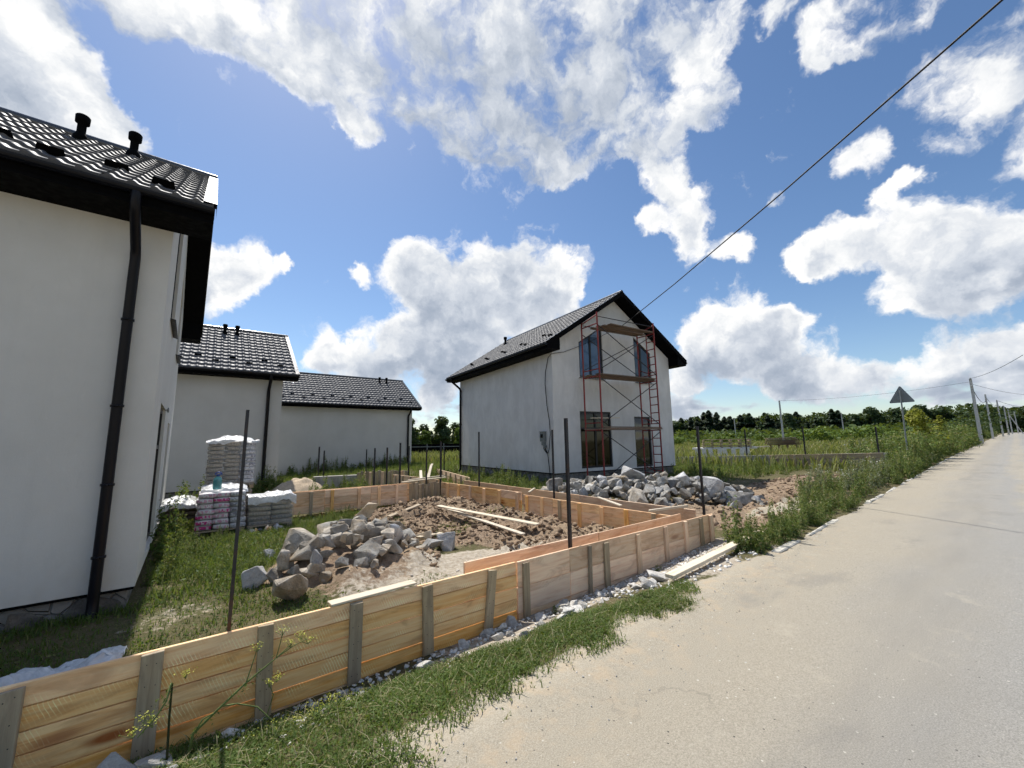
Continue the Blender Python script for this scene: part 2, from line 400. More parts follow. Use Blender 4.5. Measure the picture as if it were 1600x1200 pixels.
def wood(name, light, mid, dark, grey=0.0, knots=1.0, saw_glint=0.0, rough=0.75):
    m, t, b = mat(name, rough, 0.25)
    v = shifted(t, coords(t))
    g = t.noise(t.mapping(v, (1.1, 16, 16)), 1.6, 6, 0.6, 0.8)
    fine = t.noise(t.mapping(v, (4, 160, 160)), 1.0, 3, 0.6)
    col = t.ramp(g, [(0.20, dark), (0.40, mid), (0.60, light), (0.88, mid)])
    kv = t.mapping(v, (1.6, 5.5, 5.5))
    kd = t.voro(kv, 1.0, 'F1', 'Distance')
    if knots:
        k = t.mrange(kd, 0.26, 0.06, 0, 0.85*knots)
        kn = t.math('MULTIPLY', k, t.mrange(t.noise(v, 0.9, 2), 0.45, 0.6))
        col = t.mix(kn, col, (dark[0]*0.62, dark[1]*0.42, dark[2]*0.4))
    col = t.mix(t.math('MULTIPLY', fine, 0.22), col, tuple(c*0.6 for c in mid))
    blot = t.mrange(t.noise(t.mapping(v, (1.3, 4, 4)), 1.4, 5, 0.62, 1.2), 0.46, 0.68, 0, 0.5)
    col = t.mix(blot, col, tuple((a*0.75+0.12*0.25) for a in dark))
    if saw_glint:  # pale diagonal lines: grazing sun on the saw marks, put into the colour
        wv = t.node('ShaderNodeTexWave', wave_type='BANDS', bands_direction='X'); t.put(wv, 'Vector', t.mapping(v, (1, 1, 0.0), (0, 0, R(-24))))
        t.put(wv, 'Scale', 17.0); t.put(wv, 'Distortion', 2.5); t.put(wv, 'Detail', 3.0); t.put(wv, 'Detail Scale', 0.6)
        sm = t.math('MULTIPLY', t.mrange(wv.outputs['Fac'], 0.80, 0.97), t.mrange(t.noise(t.mapping(v, (2.2, 3, 3)), 1.2, 3, 0.5), 0.50, 0.68, 0, saw_glint))
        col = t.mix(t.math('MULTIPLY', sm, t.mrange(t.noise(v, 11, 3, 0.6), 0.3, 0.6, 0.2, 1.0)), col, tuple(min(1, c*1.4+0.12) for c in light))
    if grey: col = t.mix(t.mrange(t.noise(t.mapping(v, (2, 6, 6)), 1.5, 4), 0.25, 0.75, grey*0.5, grey), col, (0.34, 0.29, 0.225))
    hs = t.node('ShaderNodeHueSaturation'); t.put(hs, 'Color', col)
    r = objrand(t)
    t.put(hs, 'Value', t.math('ADD', 0.84, t.math('MULTIPLY', r, 0.36))); t.put(hs, 'Saturation', t.math('ADD', 0.85, t.math('MULTIPLY', t.math('FRACT', t.math('MULTIPLY', r, 7.3)), 0.3)))
    t.put(b, 'Base Color', hs.outputs[0])
    h = t.math('ADD', t.math('MULTIPLY', g, 0.5), fine)
    t.put(b, 'Normal', t.bump(h, 0.35, 0.004))
    return m

def plaster(name, c0, c1, patch=0.0, grain=220):
    m, t, b = mat(name, 0.92, 0.15)
    v = coords(t)
    n = t.noise(v, 0.7, 5, 0.6)
    col = t.mix(t.mrange(n, 0.3, 0.7), c0, c1)
    if patch:
        p = t.noise(t.mapping(v, (1.6, 1.6, 0.8)), 1.5, 5, 0.62, 0.6)
        col = t.mix(t.mrange(p, 0.38, 0.62, 0, patch), col, tuple(c*0.80 for c in c0))
        p2 = t.noise(t.mapping(v, (7, 7, 1.2)), 1.0, 4, 0.6)
        col = t.mix(t.mrange(p2, 0.5, 0.8, 0, patch*0.7), col, tuple(min(1, c*1.12) for c in c1))
    st = t.noise(t.mapping(v, (5, 5, 0.35)), 1.0, 4, 0.55)
    col = t.mix(t.mrange(st, 0.52, 0.8, 0, 0.08), col, tuple(c*0.62 for c in c0))
    sz = t.node('ShaderNodeSeparateXYZ'); t.put(sz, 0, v)
    splash = t.math('MULTIPLY', t.mrange(sz.outputs[2], 0.75, 0.0), t.mrange(t.noise(v, 3.0, 5, 0.6), 0.35, 0.7))
    col = t.mix(t.math('MULTIPLY', splash, 0.25), col, tuple(a*b for a, b in zip(c0, (0.72, 0.66, 0.56))))
    sm = t.mrange(t.noise(t.mapping(v, (1, 1, 3.2)), 0.9, 5, 0.7), 0.70, 0.80, 0, 0.4)
    col = t.mix(sm, col, tuple(c*0.6 for c in c0))
    tw = t.noise(t.mapping(v, (3.0, 3.0, 1.1), (0.4, 0.3, 0)), 2.2, 5, 0.7, 2.2)
    col = t.mix(t.mrange(tw, 0.55, 0.75, 0, 0.13), col, tuple(c*0.75 for c in c0)); col = t.mix(t.mrange(tw, 0.30, 0.42, 0.12, 0), col, tuple(min(1, c*1.15) for c in c1))
    t.put(b, 'Base Color', col)
    gn = t.noise(v, grain, 3, 0.7)
    t.put(b, 'Normal', t.bump(t.math('ADD', gn, t.math('MULTIPLY', t.noise(v, grain*0.18, 3), 0.8)), 0.5, 0.004))
    return m

def rockmat(name, c_lo, c_mid, c_hi, stain=(0.30, 0.20, 0.11), st=0.5):
    m, t, b = mat(name, 0.88, 0.25)
    v = shifted(t, coords(t))
    n = t.noise(v, 4.0, 8, 0.65, 0.4)
    col = t.ramp(n, [(0.3, c_lo), (0.5, c_mid), (0.72, c_hi)])
    sp = t.noise(v, 38, 3, 0.7)
    col = t.mix(t.mrange(sp, 0.52, 0.72, 0, 0.6), col, c_lo)
    col = t.mix(t.mrange(t.noise(v, 60, 2, 0.6), 0.6, 0.75, 0, 0.55), col, c_hi)
    r = objrand(t)
    sa = t.math('MULTIPLY', t.mrange(t.noise(v, 2.4, 5, 0.6), 0.42, 0.68, 0, st), t.mrange(t.math('FRACT', t.math('MULTIPLY', r, 5.7)), 0.15, 0.9, 0.25, 1.3))
    col = t.mix(sa, col, stain)
    hs = t.node('ShaderNodeHueSaturation'); t.put(hs, 'Color', col); t.put(hs, 'Value', t.math('ADD', 0.68, t.math('MULTIPLY', r, 0.62)))
    t.put(b, 'Base Color', hs.outputs[0])
    t.put(b, 'Normal', t.bump(t.math('ADD', t.noise(v, 16, 7, 0.65), t.math('MULTIPLY', sp, 0.4)), 0.75, 0.03))
    return m

def metal(name, col, rough=0.35, spec=0.5, metallic=0.0, var=0.15, rust=None):
    m, t, b = mat(name, rough, spec)
    b.inputs['Metallic'].default_value = metallic
    v = coords(t)
    c = t.mix(t.mrange(t.noise(v, 3, 5, 0.6), 0.3, 0.75, 0, var), col, tuple(min(1, x*1.9+0.002) for x in col))
    if rust: c = t.mix(t.mrange(t.noise(v, 9, 5, 0.65), 0.5, 0.66, 0, 0.8), c, rust)
    t.put(b, 'Base Color', c)
    t.put(b, 'Roughness', t.mrange(t.noise(v, 12, 4, 0.6), 0.2, 0.8, rough*0.8, min(1, rough*1.3)))
    return m

def leafmat(name, a, c, dry=None, tint=0.3, trans=0.35):
    m, t, b = mat(name, 0.6, 0.25)
    g = t.node('ShaderNodeNewGeometry')
    r = g.outputs['Random Per Island']
    col = t.mix(r, a, c)
    pos = g.outputs['Position']
    col = t.mix(t.mrange(t.noise(pos, 1.1, 3, 0.5), 0.35, 0.7, 0, tint), col, tuple(x*1.6 for x in c))
    if dry is not None: col = t.mix(t.mrange(t.math('FRACT', t.math('MULTIPLY', r, 13.7)), 0.72, 0.95, 0, 0.85), col, dry)
    t.put(b, 'Base Color', col)
    tr = t.node('ShaderNodeBsdfTranslucent'); t.put(tr, 'Color', t.mix(0.5, col, (0.25, 0.30, 0.03)))
    mx = t.node('ShaderNodeMixShader'); t.put(mx, 0, trans)
    out = t.n['Material Output']
    t.l.new(b.outputs[0], mx.inputs[1]); t.l.new(tr.outputs[0], mx.inputs[2]); t.l.new(mx.outputs[0], out.inputs[0])
    return m

def plain(name, col, rough=0.8, spec=0.3, nscale=8, var=0.3, bump=0.2):
    m, t, b = mat(name, rough, spec)
    v = coords(t); n = t.noise(v, nscale, 6, 0.6)
    t.put(b, 'Base Color', t.mix(t.mrange(n, 0.3, 0.7), tuple(c*(1-var) for c in col), tuple(min(1, c*(1+var)) for c in col)))
    t.put(b, 'Normal', t.bump(n, bump, 0.02))
    return m

M = {}
M['plaster'] = plaster('plaster_light', (0.56, 0.55, 0.515), (0.62, 0.61, 0.575))
M['plaster_shaded'] = plaster('plaster_shaded', (0.50, 0.495, 0.475), (0.55, 0.545, 0.525))  # wall shade of the second and farthest house put into the plaster colour
M['plaster_patchy'] = plaster('plaster_patchy', (0.63, 0.622, 0.60), (0.71, 0.703, 0.68), 0.35, 160)
M['roof'] = metal('roof_graphite', (0.080, 0.082, 0.090), 0.60, 0.6, 0.0, 0.1)
M['flashing'] = metal('roof_flashing', (0.06, 0.063, 0.068), 0.22, 0.7)
M['soffit'] = metal('soffit_black', (0.0022, 0.0022, 0.0026), 0.7, 0.06, 0, 0.02)
M['pipe'] = metal('pipe_dark', (0.003, 0.0035, 0.007), 0.35, 0.22, 0, 0.02)
M['frame'] = metal('window_frame_dark', (0.012, 0.012, 0.014), 0.4, 0.4, 0, 0.1)
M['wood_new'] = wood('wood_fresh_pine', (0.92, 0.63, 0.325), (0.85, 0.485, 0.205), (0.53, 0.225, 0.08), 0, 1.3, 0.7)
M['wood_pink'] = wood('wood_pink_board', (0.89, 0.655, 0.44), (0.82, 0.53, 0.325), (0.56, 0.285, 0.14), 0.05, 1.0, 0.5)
M['wood_old'] = wood('wood_weathered', (0.46, 0.37, 0.25), (0.36, 0.275, 0.18), (0.20, 0.145, 0.09), 0.22, 0.9)
M['wood_pale'] = wood('wood_pale', (0.70, 0.62, 0.49), (0.62, 0.53, 0.40), (0.46, 0.37, 0.25), 0.15, 0.5)
M['wood_dark'] = wood('wood_scaffold', (0.20, 0.12, 0.075), (0.14, 0.085, 0.05), (0.08, 0.05, 0.03), 0.25, 0.6)
M['rock'] = rockmat('rock_granite', (0.16, 0.155, 0.146), (0.34, 0.33, 0.305), (0.58, 0.565, 0.53), (0.36, 0.285, 0.19), 0.65)
M['plinth_rock'] = rockmat('plinth_rock', (0.06, 0.058, 0.055), (0.12, 0.115, 0.105), (0.22, 0.21, 0.19))
M['rock_pale'] = rockmat('rock_pale', (0.27, 0.27, 0.27), (0.42, 0.42, 0.42), (0.62, 0.62, 0.61), (0.42, 0.33, 0.2), 0.25)
M['rock_brown'] = rockmat('rock_brown', (0.155, 0.138, 0.118), (0.33, 0.30, 0.255), (0.56, 0.52, 0.46), (0.38, 0.285, 0.175), 0.8)
M['rubble'] = rockmat('rubble_white', (0.42, 0.40, 0.365), (0.62, 0.60, 0.56), (0.78, 0.765, 0.73), (0.44, 0.36, 0.26), 0.4)
M['steel'] = metal('steel_post', (0.028, 0.028, 0.032), 0.5, 0.4, 0.3, 0.3, (0.06, 0.035, 0.025))
M['red_steel'] = metal('scaffold_red', (0.22, 0.03, 0.026), 0.55, 0.35, 0, 0.3, (0.13, 0.07, 0.05))
M['concrete'] = plain('concrete', (0.36, 0.34, 0.31), 0.9, 0.2, 5, 0.25, 0.4)
M['concrete_pole'] = plain('pole_concrete', (0.50, 0.49, 0.46), 0.9, 0.2, 5, 0.15, 0.3)
M['cable'] = plain('cable_black', (0.012, 0.012, 0.013), 0.6, 0.3, 8, 0.1, 0)
M['galv'] = metal('galvanised_grey', (0.20, 0.22, 0.22), 0.55, 0.4, 0.4, 0.15)
M['white_block'] = plain('white_blocks', (0.72, 0.71, 0.67), 0.9, 0.2, 10, 0.15, 0.3)
M['kerb'] = plain('kerb_concrete', (0.48, 0.455, 0.40), 0.9, 0.2, 10, 0.2, 0.5)
M['clod'] = plain('soil_clod', (0.245, 0.178, 0.122), 0.95, 0.1, 5, 0.5, 0.8)
M['sandheap'] = plain('sand', (0.50, 0.40, 0.29), 0.95, 0.1, 20, 0.2, 0.4)
M['grass'] = leafmat('grass_blade', (0.062, 0.112, 0.02), (0.105, 0.16, 0.034), (0.28, 0.25, 0.11), 0.3)
M['grass_dark'] = leafmat('grass_dark', (0.042, 0.088, 0.017), (0.078, 0.135, 0.028), (0.22, 0.21, 0.085), 0.35)
M['field'] = leafmat('field_grass', (0.115, 0.14, 0.036), (0.18, 0.195, 0.06), (0.36, 0.29, 0.13), 0.45)
M['dry'] = leafmat('dry_stalk', (0.30, 0.26, 0.14), (0.46, 0.40, 0.24), None, 0.2, 0.2)
M['weed'] = leafmat('weed_leaf', (0.07, 0.122, 0.03), (0.125, 0.172, 0.048), (0.34, 0.28, 0.13), 0.35)
M['weed_grey'] = leafmat('weed_greyish', (0.12, 0.15, 0.085), (0.18, 0.21, 0.12), (0.30, 0.26, 0.14), 0.25)
M['stem'] = plain('stem_green', (0.13, 0.17, 0.05), 0.6, 0.3, 20, 0.3, 0.1)
M['stem_dark'] = plain('stem_dark', (0.035, 0.04, 0.015), 0.6, 0.3, 20, 0.3, 0.1)
M['umbel'] = leafmat('umbel_yellow', (0.38, 0.40, 0.05), (0.52, 0.50, 0.08), None, 0.2, 0.25)
M['petal'] = leafmat('petal_white', (0.70, 0.70, 0.66), (0.80, 0.80, 0.76), None, 0.1, 0.25)
M['tree_leaf'] = leafmat('tree_leaf_dark', (0.020, 0.042, 0.014), (0.035, 0.065, 0.020), None, 0.35, 0.2)
M['pine_leaf'] = leafmat('pine_needle', (0.012, 0.028, 0.014), (0.022, 0.042, 0.020), None, 0.25, 0.15)
M['bush_leaf'] = leafmat('bush_leaf', (0.06, 0.11, 0.02), (0.11, 0.17, 0.03), None, 0.35, 0.3)
M['scrub_leaf'] = leafmat('scrub_leaf', (0.035, 0.066, 0.017), (0.062, 0.10, 0.024), None, 0.4, 0.25)
M['yellow_leaf'] = leafmat('sapling_leaf', (0.16, 0.18, 0.025), (0.26, 0.26, 0.035), None, 0.3, 0.35)
M['bark'] = plain('bark', (0.10, 0.075, 0.055), 0.9, 0.1, 12, 0.4, 0.5)

def glass_mat(name, col, rough=0.04, spec=0.9):
    m, t, b = mat(name, rough, spec)
    t.put(b, 'Base Color', col)
    v = coords(t); t.put(b, 'Normal', t.bump(t.noise(v, 1.2, 2, 0.5), 0.05, 0.05))
    return m
M['glass'] = glass_mat('window_glass', (0.012, 0.014, 0.013))
M['glass_blue'] = glass_mat('window_glass_film', (0.06, 0.11, 0.19), 0.12)
M['glass_room'] = glass_mat('window_glass_room', (0.012, 0.0095, 0.004), 0.05, 0.4)

def film_mat(name, base, alpha):
    m, t, b = mat(name, 0.25, 0.5)
    v = coords(t)
    n = t.noise(v, 7, 5, 0.6, 1.0)
    t.put(b, 'Base Color', base)
    t.put(b, 'Alpha', t.mrange(n, 0.3, 0.75, alpha*0.75, min(1, alpha*1.25)))
    t.put(b, 'Normal', t.bump(n, 0.9, 0.03))
    return m
M['film'] = film_mat('plastic_film', (0.78, 0.79, 0.80), 0.85)
M['film_thin'] = film_mat('plastic_wrap', (0.70, 0.72, 0.74), 0.13)
M['film_blue'] = film_mat('plastic_sheet', (0.74, 0.77, 0.80), 0.9)

def bag_mat(name, paper, print_col, amount):
    m, t, b = mat(name, 0.55, 0.3)
    v = coords(t)
    sx = t.node('ShaderNodeSeparateXYZ'); t.put(sx, 0, v)
    r = objrand(t)
    col = t.mix(t.mrange(t.noise(shifted(t, v), 6, 5, 0.6), 0.3, 0.75, 0, 0.5), paper, tuple(c*0.72 for c in paper))
    band = t.math('MULTIPLY', t.mrange(sx.outputs[2], -0.034, -0.028), t.mrange(sx.outputs[2], 0.040, 0.034))
    # coarse printed strokes too small to read
    ch = t.noise(shifted(t, t.mapping(v, (30, 30, 16))), 1.0, 1, 0.3)
    strokes = t.mrange(ch, 0.50, 0.54)
    solid = t.mrange(t.math('FRACT', t.math('MULTIPLY', r, 3.37)), 0.48, 0.52, 0, 1)
    ink = t.math('MULTIPLY', band, t.math('ADD', t.math('MULTIPLY', solid, t.math('SUBTRACT', 1.0, t.math('MULTIPLY', strokes, 0.75))), t.math('MULTIPLY', t.math('SUBTRACT', 1.0, solid), t.math('MULTIPLY', strokes, 0.55))))
    col = t.mix(t.math('MULTIPLY', ink, amount), col, print_col)
    t.put(b, 'Base Color', col)
    t.put(b, 'Normal', t.bump(t.noise(shifted(t, v), 12, 4, 0.6), 0.5, 0.02))
    return m
M['bag_pink'] = bag_mat('bag_white_pink', (0.70, 0.68, 0.70), (0.50, 0.045, 0.22), 1.0)
M['bag_white'] = bag_mat('bag_white', (0.66, 0.66, 0.69), (0.12, 0.12, 0.17), 0.8)
M['bag_grey'] = bag_mat('bag_grey_paper', (0.42, 0.365, 0.285), (0.15, 0.15, 0.155), 0.8)
M['bag_dark'] = bag_mat('bag_brown_paper', (0.20, 0.165, 0.13), (0.09, 0.08, 0.07), 0.7)

def ground_mat():
    m, t, b = mat('ground_soil', 0.95, 0.1)
    v = t.node('ShaderNodeNewGeometry').outputs['Position']
    def attr(n):
        a = t.node('ShaderNodeAttribute'); a.attribute_name = n; return a.outputs['Fac']
    big = t.noise(v, 0.8, 6, 0.6); fine = t.noise(v, 14, 7, 0.65); grit = t.noise(v, 90, 4, 0.7)
    green = t.mix(t.mrange(big, 0.35, 0.65), (0.085, 0.085, 0.035), (0.12, 0.105, 0.05))
    green = t.mix(t.mrange(fine, 0.45, 0.65, 0, 0.7), green, (0.16, 0.12, 0.075))
    dirt = t.ramp(fine, [(0.25, (0.12, 0.078, 0.048)), (0.5, (0.27, 0.195, 0.135)), (0.75, (0.41, 0.315, 0.225))])
    dirt = t.mix(t.mrange(t.noise(v, 1.7, 5, 0.6), 0.52, 0.68, 0, 0.6), dirt, (0.17, 0.115, 0.075))
    dirt = t.mix(t.mrange(t.noise(v, 0.9, 4), 0.4, 0.65, 0, 0.6), dirt, (0.33, 0.25, 0.165))
    dust = t.ramp(fine, [(0.25, (0.24, 0.195, 0.145)), (0.5, (0.41, 0.355, 0.28)), (0.72, (0.58, 0.53, 0.45))])
    sand = t.ramp(t.noise(v, 120, 5, 0.75), [(0.28, (0.225, 0.197, 0.15)), (0.5, (0.36, 0.32, 0.25)), (0.72, (0.49, 0.44, 0.357))])
    sand = t.mix(t.mrange(t.noise(v, 5, 5, 0.65), 0.45, 0.7, 0, 0.55), sand, (0.45, 0.345, 0.23))
    jit = t.math('ADD', t.math('MULTIPLY', t.math('SUBTRACT', fine, 0.5), 1.0), t.math('MULTIPLY', t.math('SUBTRACT', t.noise(v, 3.2, 5, 0.62), 0.5), 0.9))
    def msk(n): return t.mrange(t.math('ADD', attr(n), jit), 0.32, 0.62)
    col = t.mix(msk('dirt'), green, dirt); col = t.mix(msk('dust'), col, dust); col = t.mix(msk('sand'), col, sand)
    col = t.mix(t.mrange(grit, 0.55, 0.72, 0, 0.35), col, (0.50, 0.46, 0.40))
    t.put(b, 'Base Color', col)
    t.put(b, 'Normal', t.bump(t.math('ADD', fine, t.math('MULTIPLY', grit, 0.35)), t.mrange(attr('sand'), 0.2, 0.7, 0.8, 0.25), 0.05))
    return m
M['ground'] = ground_mat()

def road_mat():
    m, t, b = mat('road_worn_asphalt', 0.9, 0.2)
    uv = t.node('ShaderNodeUVMap').outputs[0]          # u metres along, v metres from the left edge
    s = t.node('ShaderNodeSeparateXYZ'); t.put(s, 0, uv); vv = s.outputs[1]
    v = t.node('ShaderNodeNewGeometry').outputs['Position']
    fine = t.noise(v, 120, 5, 0.75); mid = t.noise(v, 9, 6, 0.65); big = t.noise(t.mapping(v, (0.35, 1.2, 1)), 1.0, 5, 0.6)
    grey = t.ramp(fine, [(0.28, (0.14, 0.136, 0.126)), (0.5, (0.265, 0.258, 0.24)), (0.72, (0.42, 0.405, 0.375))])
    beige = t.ramp(fine, [(0.28, (0.20, 0.175, 0.133)), (0.5, (0.33, 0.295, 0.232)), (0.72, (0.465, 0.42, 0.342))])
    wob = t.math('MULTIPLY', t.math('SUBTRACT', big, 0.5), 1.6)
    near = t.mrange(t.math('ADD', vv, wob), 2.6, 0.4)
    st = t.math('MULTIPLY', t.mrange(t.math('ABSOLUTE', t.math('SUBTRACT', t.math('ADD', vv, wob), 2.75)), 0.5, 0.05), 0.7)
    col = t.mix(t.math('MAXIMUM', near, st), grey, beige)
    edge = t.mrange(t.math('ADD', vv, t.math('MULTIPLY', t.math('SUBTRACT', mid, 0.5), 0.9)), 0.85, 0.02)
    sand = t.mix(t.mrange(t.noise(v, 5, 5, 0.65), 0.45, 0.7, 0, 0.55), beige, (0.45, 0.345, 0.23))
    uu = s.outputs[0]
    col = t.mix(t.math('MULTIPLY', edge, t.mrange(uu, 12.0, 5.0, 0.15, 0.9)), col, sand)
    # specks of dark gravel, pale chips, pale scrapes
    pebble = t.voro(v, 38, 'F1', 'Distance'); pr = t.voro(v, 38, 'F1', 'Color')
    ps = t.node('ShaderNodeSeparateColor'); t.put(ps, 0, pr)
    dk = t.math('MULTIPLY', t.mrange(pebble, 0.26, 0.16), t.mrange(ps.outputs[0], 0.965, 0.98))
    lt = t.math('MULTIPLY', t.mrange(pebble, 0.30, 0.2), t.mrange(ps.outputs[1], 0.975, 0.985))
    col = t.mix(dk, col, (0.06, 0.055, 0.05)); col = t.mix(lt, col, (0.54, 0.51, 0.44))
    scr = t.math('MULTIPLY', t.mrange(t.noise(t.mapping(v, (0.7, 2.6, 1), (0, 0, R(-28))), 1.3, 6, 0.7), 0.60, 0.72, 0, 0.75), t.mrange(vv, 2.0, 3.0))
    col = t.mix(scr, col, (0.46, 0.44, 0.40))
    tr = t.math('ADD', t.mrange(t.math('ABSOLUTE', t.math('SUBTRACT', t.math('ADD', vv, t.math('MULTIPLY', wob, 0.25)), 1.55)), 0.55, 0.1), t.mrange(t.math('ABSOLUTE', t.math('SUBTRACT', t.math('ADD', vv, t.math('MULTIPLY', wob, 0.25)), 3.7)), 0.6, 0.1))
    col = t.mix(t.math('MULTIPLY', tr, t.mrange(t.noise(t.mapping(v, (0.5, 2.5, 1)), 1.2, 5, 0.6), 0.3, 0.7, 0.05, 0.34)), col, (0.20, 0.19, 0.172))
    pt = t.mrange(t.noise(t.mapping(v, (0.45, 0.9, 1)), 0.9, 6, 0.66), 0.55, 0.66, 0, 0.34)
    col = t.mix(pt, col, (0.17, 0.165, 0.155))
    stn = t.mrange(t.noise(v, 2.1, 6, 0.68), 0.58, 0.72, 0, 0.35)
    col = t.mix(stn, col, (0.44, 0.395, 0.31))
    cw = t.vmath('ADD', v, t.scale(t.noise(v, 1.6, 6, 0.65, out='Color'), 0.9))
    ck = t.voro(cw, 0.42, 'DISTANCE_TO_EDGE', 'Distance')
    cm = t.math('MULTIPLY', t.mrange(ck, 0.007, 0.002), t.mrange(t.noise(v, 0.45, 3), 0.55, 0.64, 0, 0.28))
    col = t.mix(cm, col, (0.09, 0.085, 0.075))
    t.put(b, 'Base Color', col)
    t.put(b, 'Normal', t.bump(t.math('ADD', fine, t.math('MULTIPLY', mid, 0.6)), 0.55, 0.012))
    return m
M['road'] = road_mat()

# ------------------------------------------------------------------ ground and road
def grow(a, b, fine, lo, hi, k=1.13):
    mid = list(np.arange(a, b, fine)); up = []; x = b; s = fine
    while x < hi: up.append(x); s *= k; x += s
    dn = []; x = a-fine; s = fine
    while x > lo: dn.append(x); s *= k; x -= s
    return np.array(dn[::-1]+mid+up+[hi])
def build_ground():
    xs = grow(-4.0, 12.0, 0.07, -400, 3000); ys = grow(1.6, 13.5, 0.07, -300, 3000)
    X, Y = np.meshgrid(xs, ys); Z = ground_z(X, Y)
    nx, ny = len(xs), len(ys)
    V = np.stack([X.ravel(), Y.ravel(), Z.ravel()], 1)
    i = np.arange(nx*ny).reshape(ny, nx)
    F = np.stack([i[:-1, :-1].ravel(), i[:-1, 1:].ravel(), i[1:, 1:].ravel(), i[1:, :-1].ravel()], 1)
    o = np_obj('ground', V, F, M['ground'], smooth=True); tag(o, kind='structure')
    for n, fn in (('dirt', dirt_mask), ('dust', dust_mask), ('sand', sand_mask)):
        a = o.data.attributes.new(n, 'FLOAT', 'POINT'); a.data.foreach_set('value', fn(X, Y).ravel().astype(np.float32))
build_ground()

def build_road():
    us = np.concatenate([np.arange(-14, 14, 0.12), np.arange(14, 60, 0.6), np.arange(60, 420, 6.0)])
    vs = np.array([0, .06, .15, .3, .5, .8, 1.2, 1.8, 2.5, 3.2, 4.0, 5.0, 5.8, 6.2])
    U, Vv = np.meshgrid(us, vs)
    rag = (fbm(U*2.2, U*0+3, 4)-0.5)*0.22*(U < 14)+(fbm(U*9, U*0+8, 3)-0.5)*0.06*(U < 14)
    Y = road_edge(U)+0.02+rag*(Vv == 0)-Vv
    Z = rise(U)+0.004+0.03*np.sin(np.clip(Vv/6.2, 0, 1)*math.pi)*0.6-0.008*(Vv == 0)
    n, k = len(us), len(vs)
    i = np.arange(n*k).reshape(k, n)
    F = np.stack([i[1:, :-1].ravel(), i[1:, 1:].ravel(), i[:-1, 1:].ravel(), i[:-1, :-1].ravel()], 1)
    me = np_mesh('road', np.stack([U.ravel(), Y.ravel(), Z.ravel()], 1), F, M['road'], True)
    uvl = me.uv_layers.new(name='UVMap')
    li = np.zeros(len(me.loops), np.int32); me.loops.foreach_get('vertex_index', li)
    uvl.data.foreach_set('uv', np.stack([U.ravel()[li], Vv.ravel()[li]], 1).astype(np.float32).ravel())
    road = tag(link(bpy.data.objects.new('road', me)), kind='structure')
    # pale kerb stones lying flush along the left edge, chipped and partly lost
    x = 6.6; r = random.Random(5)
    while x < 48:
        L = r.uniform(0.55, 1.1); lost = r.random() < (0.5 if x < 10 else 0.16)
        if not lost:
            y0, y1 = float(road_edge(x)), float(road_edge(x+L)); z = float(rise(x))-0.012+r.uniform(-0.012, 0.004)
            board('kerb_stone', (x, y0+0.03+r.uniform(-.02, .02), z), (x+L-0.03, y1+0.03+r.uniform(-.02, .02), z), r.uniform(0.07, 0.11), 0.06, M['kerb'], road, c=0.014, rough=0.016)
        x += L
build_road()

# ------------------------------------------------------------------ houses
SLOPE, W_H, OH = 0.659, 7.0, 0.6
EAVE = 4.85
def roof_sheet_mesh(name, width, length, pitch, step, mirror, mat_):
    """pressed metal tile sheet: waves across, steps up the slope; local x along the eave, y up the slope"""
    per = 10; nc = max(2, int(round(width/pitch*per)))+1
    xs = np.linspace(0, width, nc)
    ph = (xs/pitch) % 1.0
    wave = 0.030*np.where(ph < 0.42, np.sin(ph/0.42*math.pi), -0.12*np.sin((ph-0.42)/0.58*math.pi))
    rows = []; y = 0.0
    while y < length-0.02:
        y1 = min(y+step, length)
        rows += [(y, 0.030), (y+(y1-y)*0.55, 0.016), (y1-0.004, 0.004)]
        y = y1
    V = []; 
    for (yy, h) in rows:
        for k in range(nc): V.append((xs[k], yy, h+wave[k]))
    # a front lip at the eave
    lip = [(xs[k], 0.0, -0.02) for k in range(nc)]
    V = lip+V; n = len(rows)+1
    F = [(i*nc+k, i*nc+k+1, (i+1)*nc+k+1, (i+1)*nc+k) for i in range(n-1) for k in range(nc-1)]
    me = bpy.data.meshes.new(name); me.from_pydata(V, [], F); me.materials.append(mat_)
    sm = [((i % 3) != 0) for i in range(n-1) for k in range(nc-1)]
    me.polygons.foreach_set('use_smooth', sm); me.update()
    return me

def gable_line(w): return EAVE+SLOPE*((w if w < W_H/2 else W_H-w)+OH)-0.19

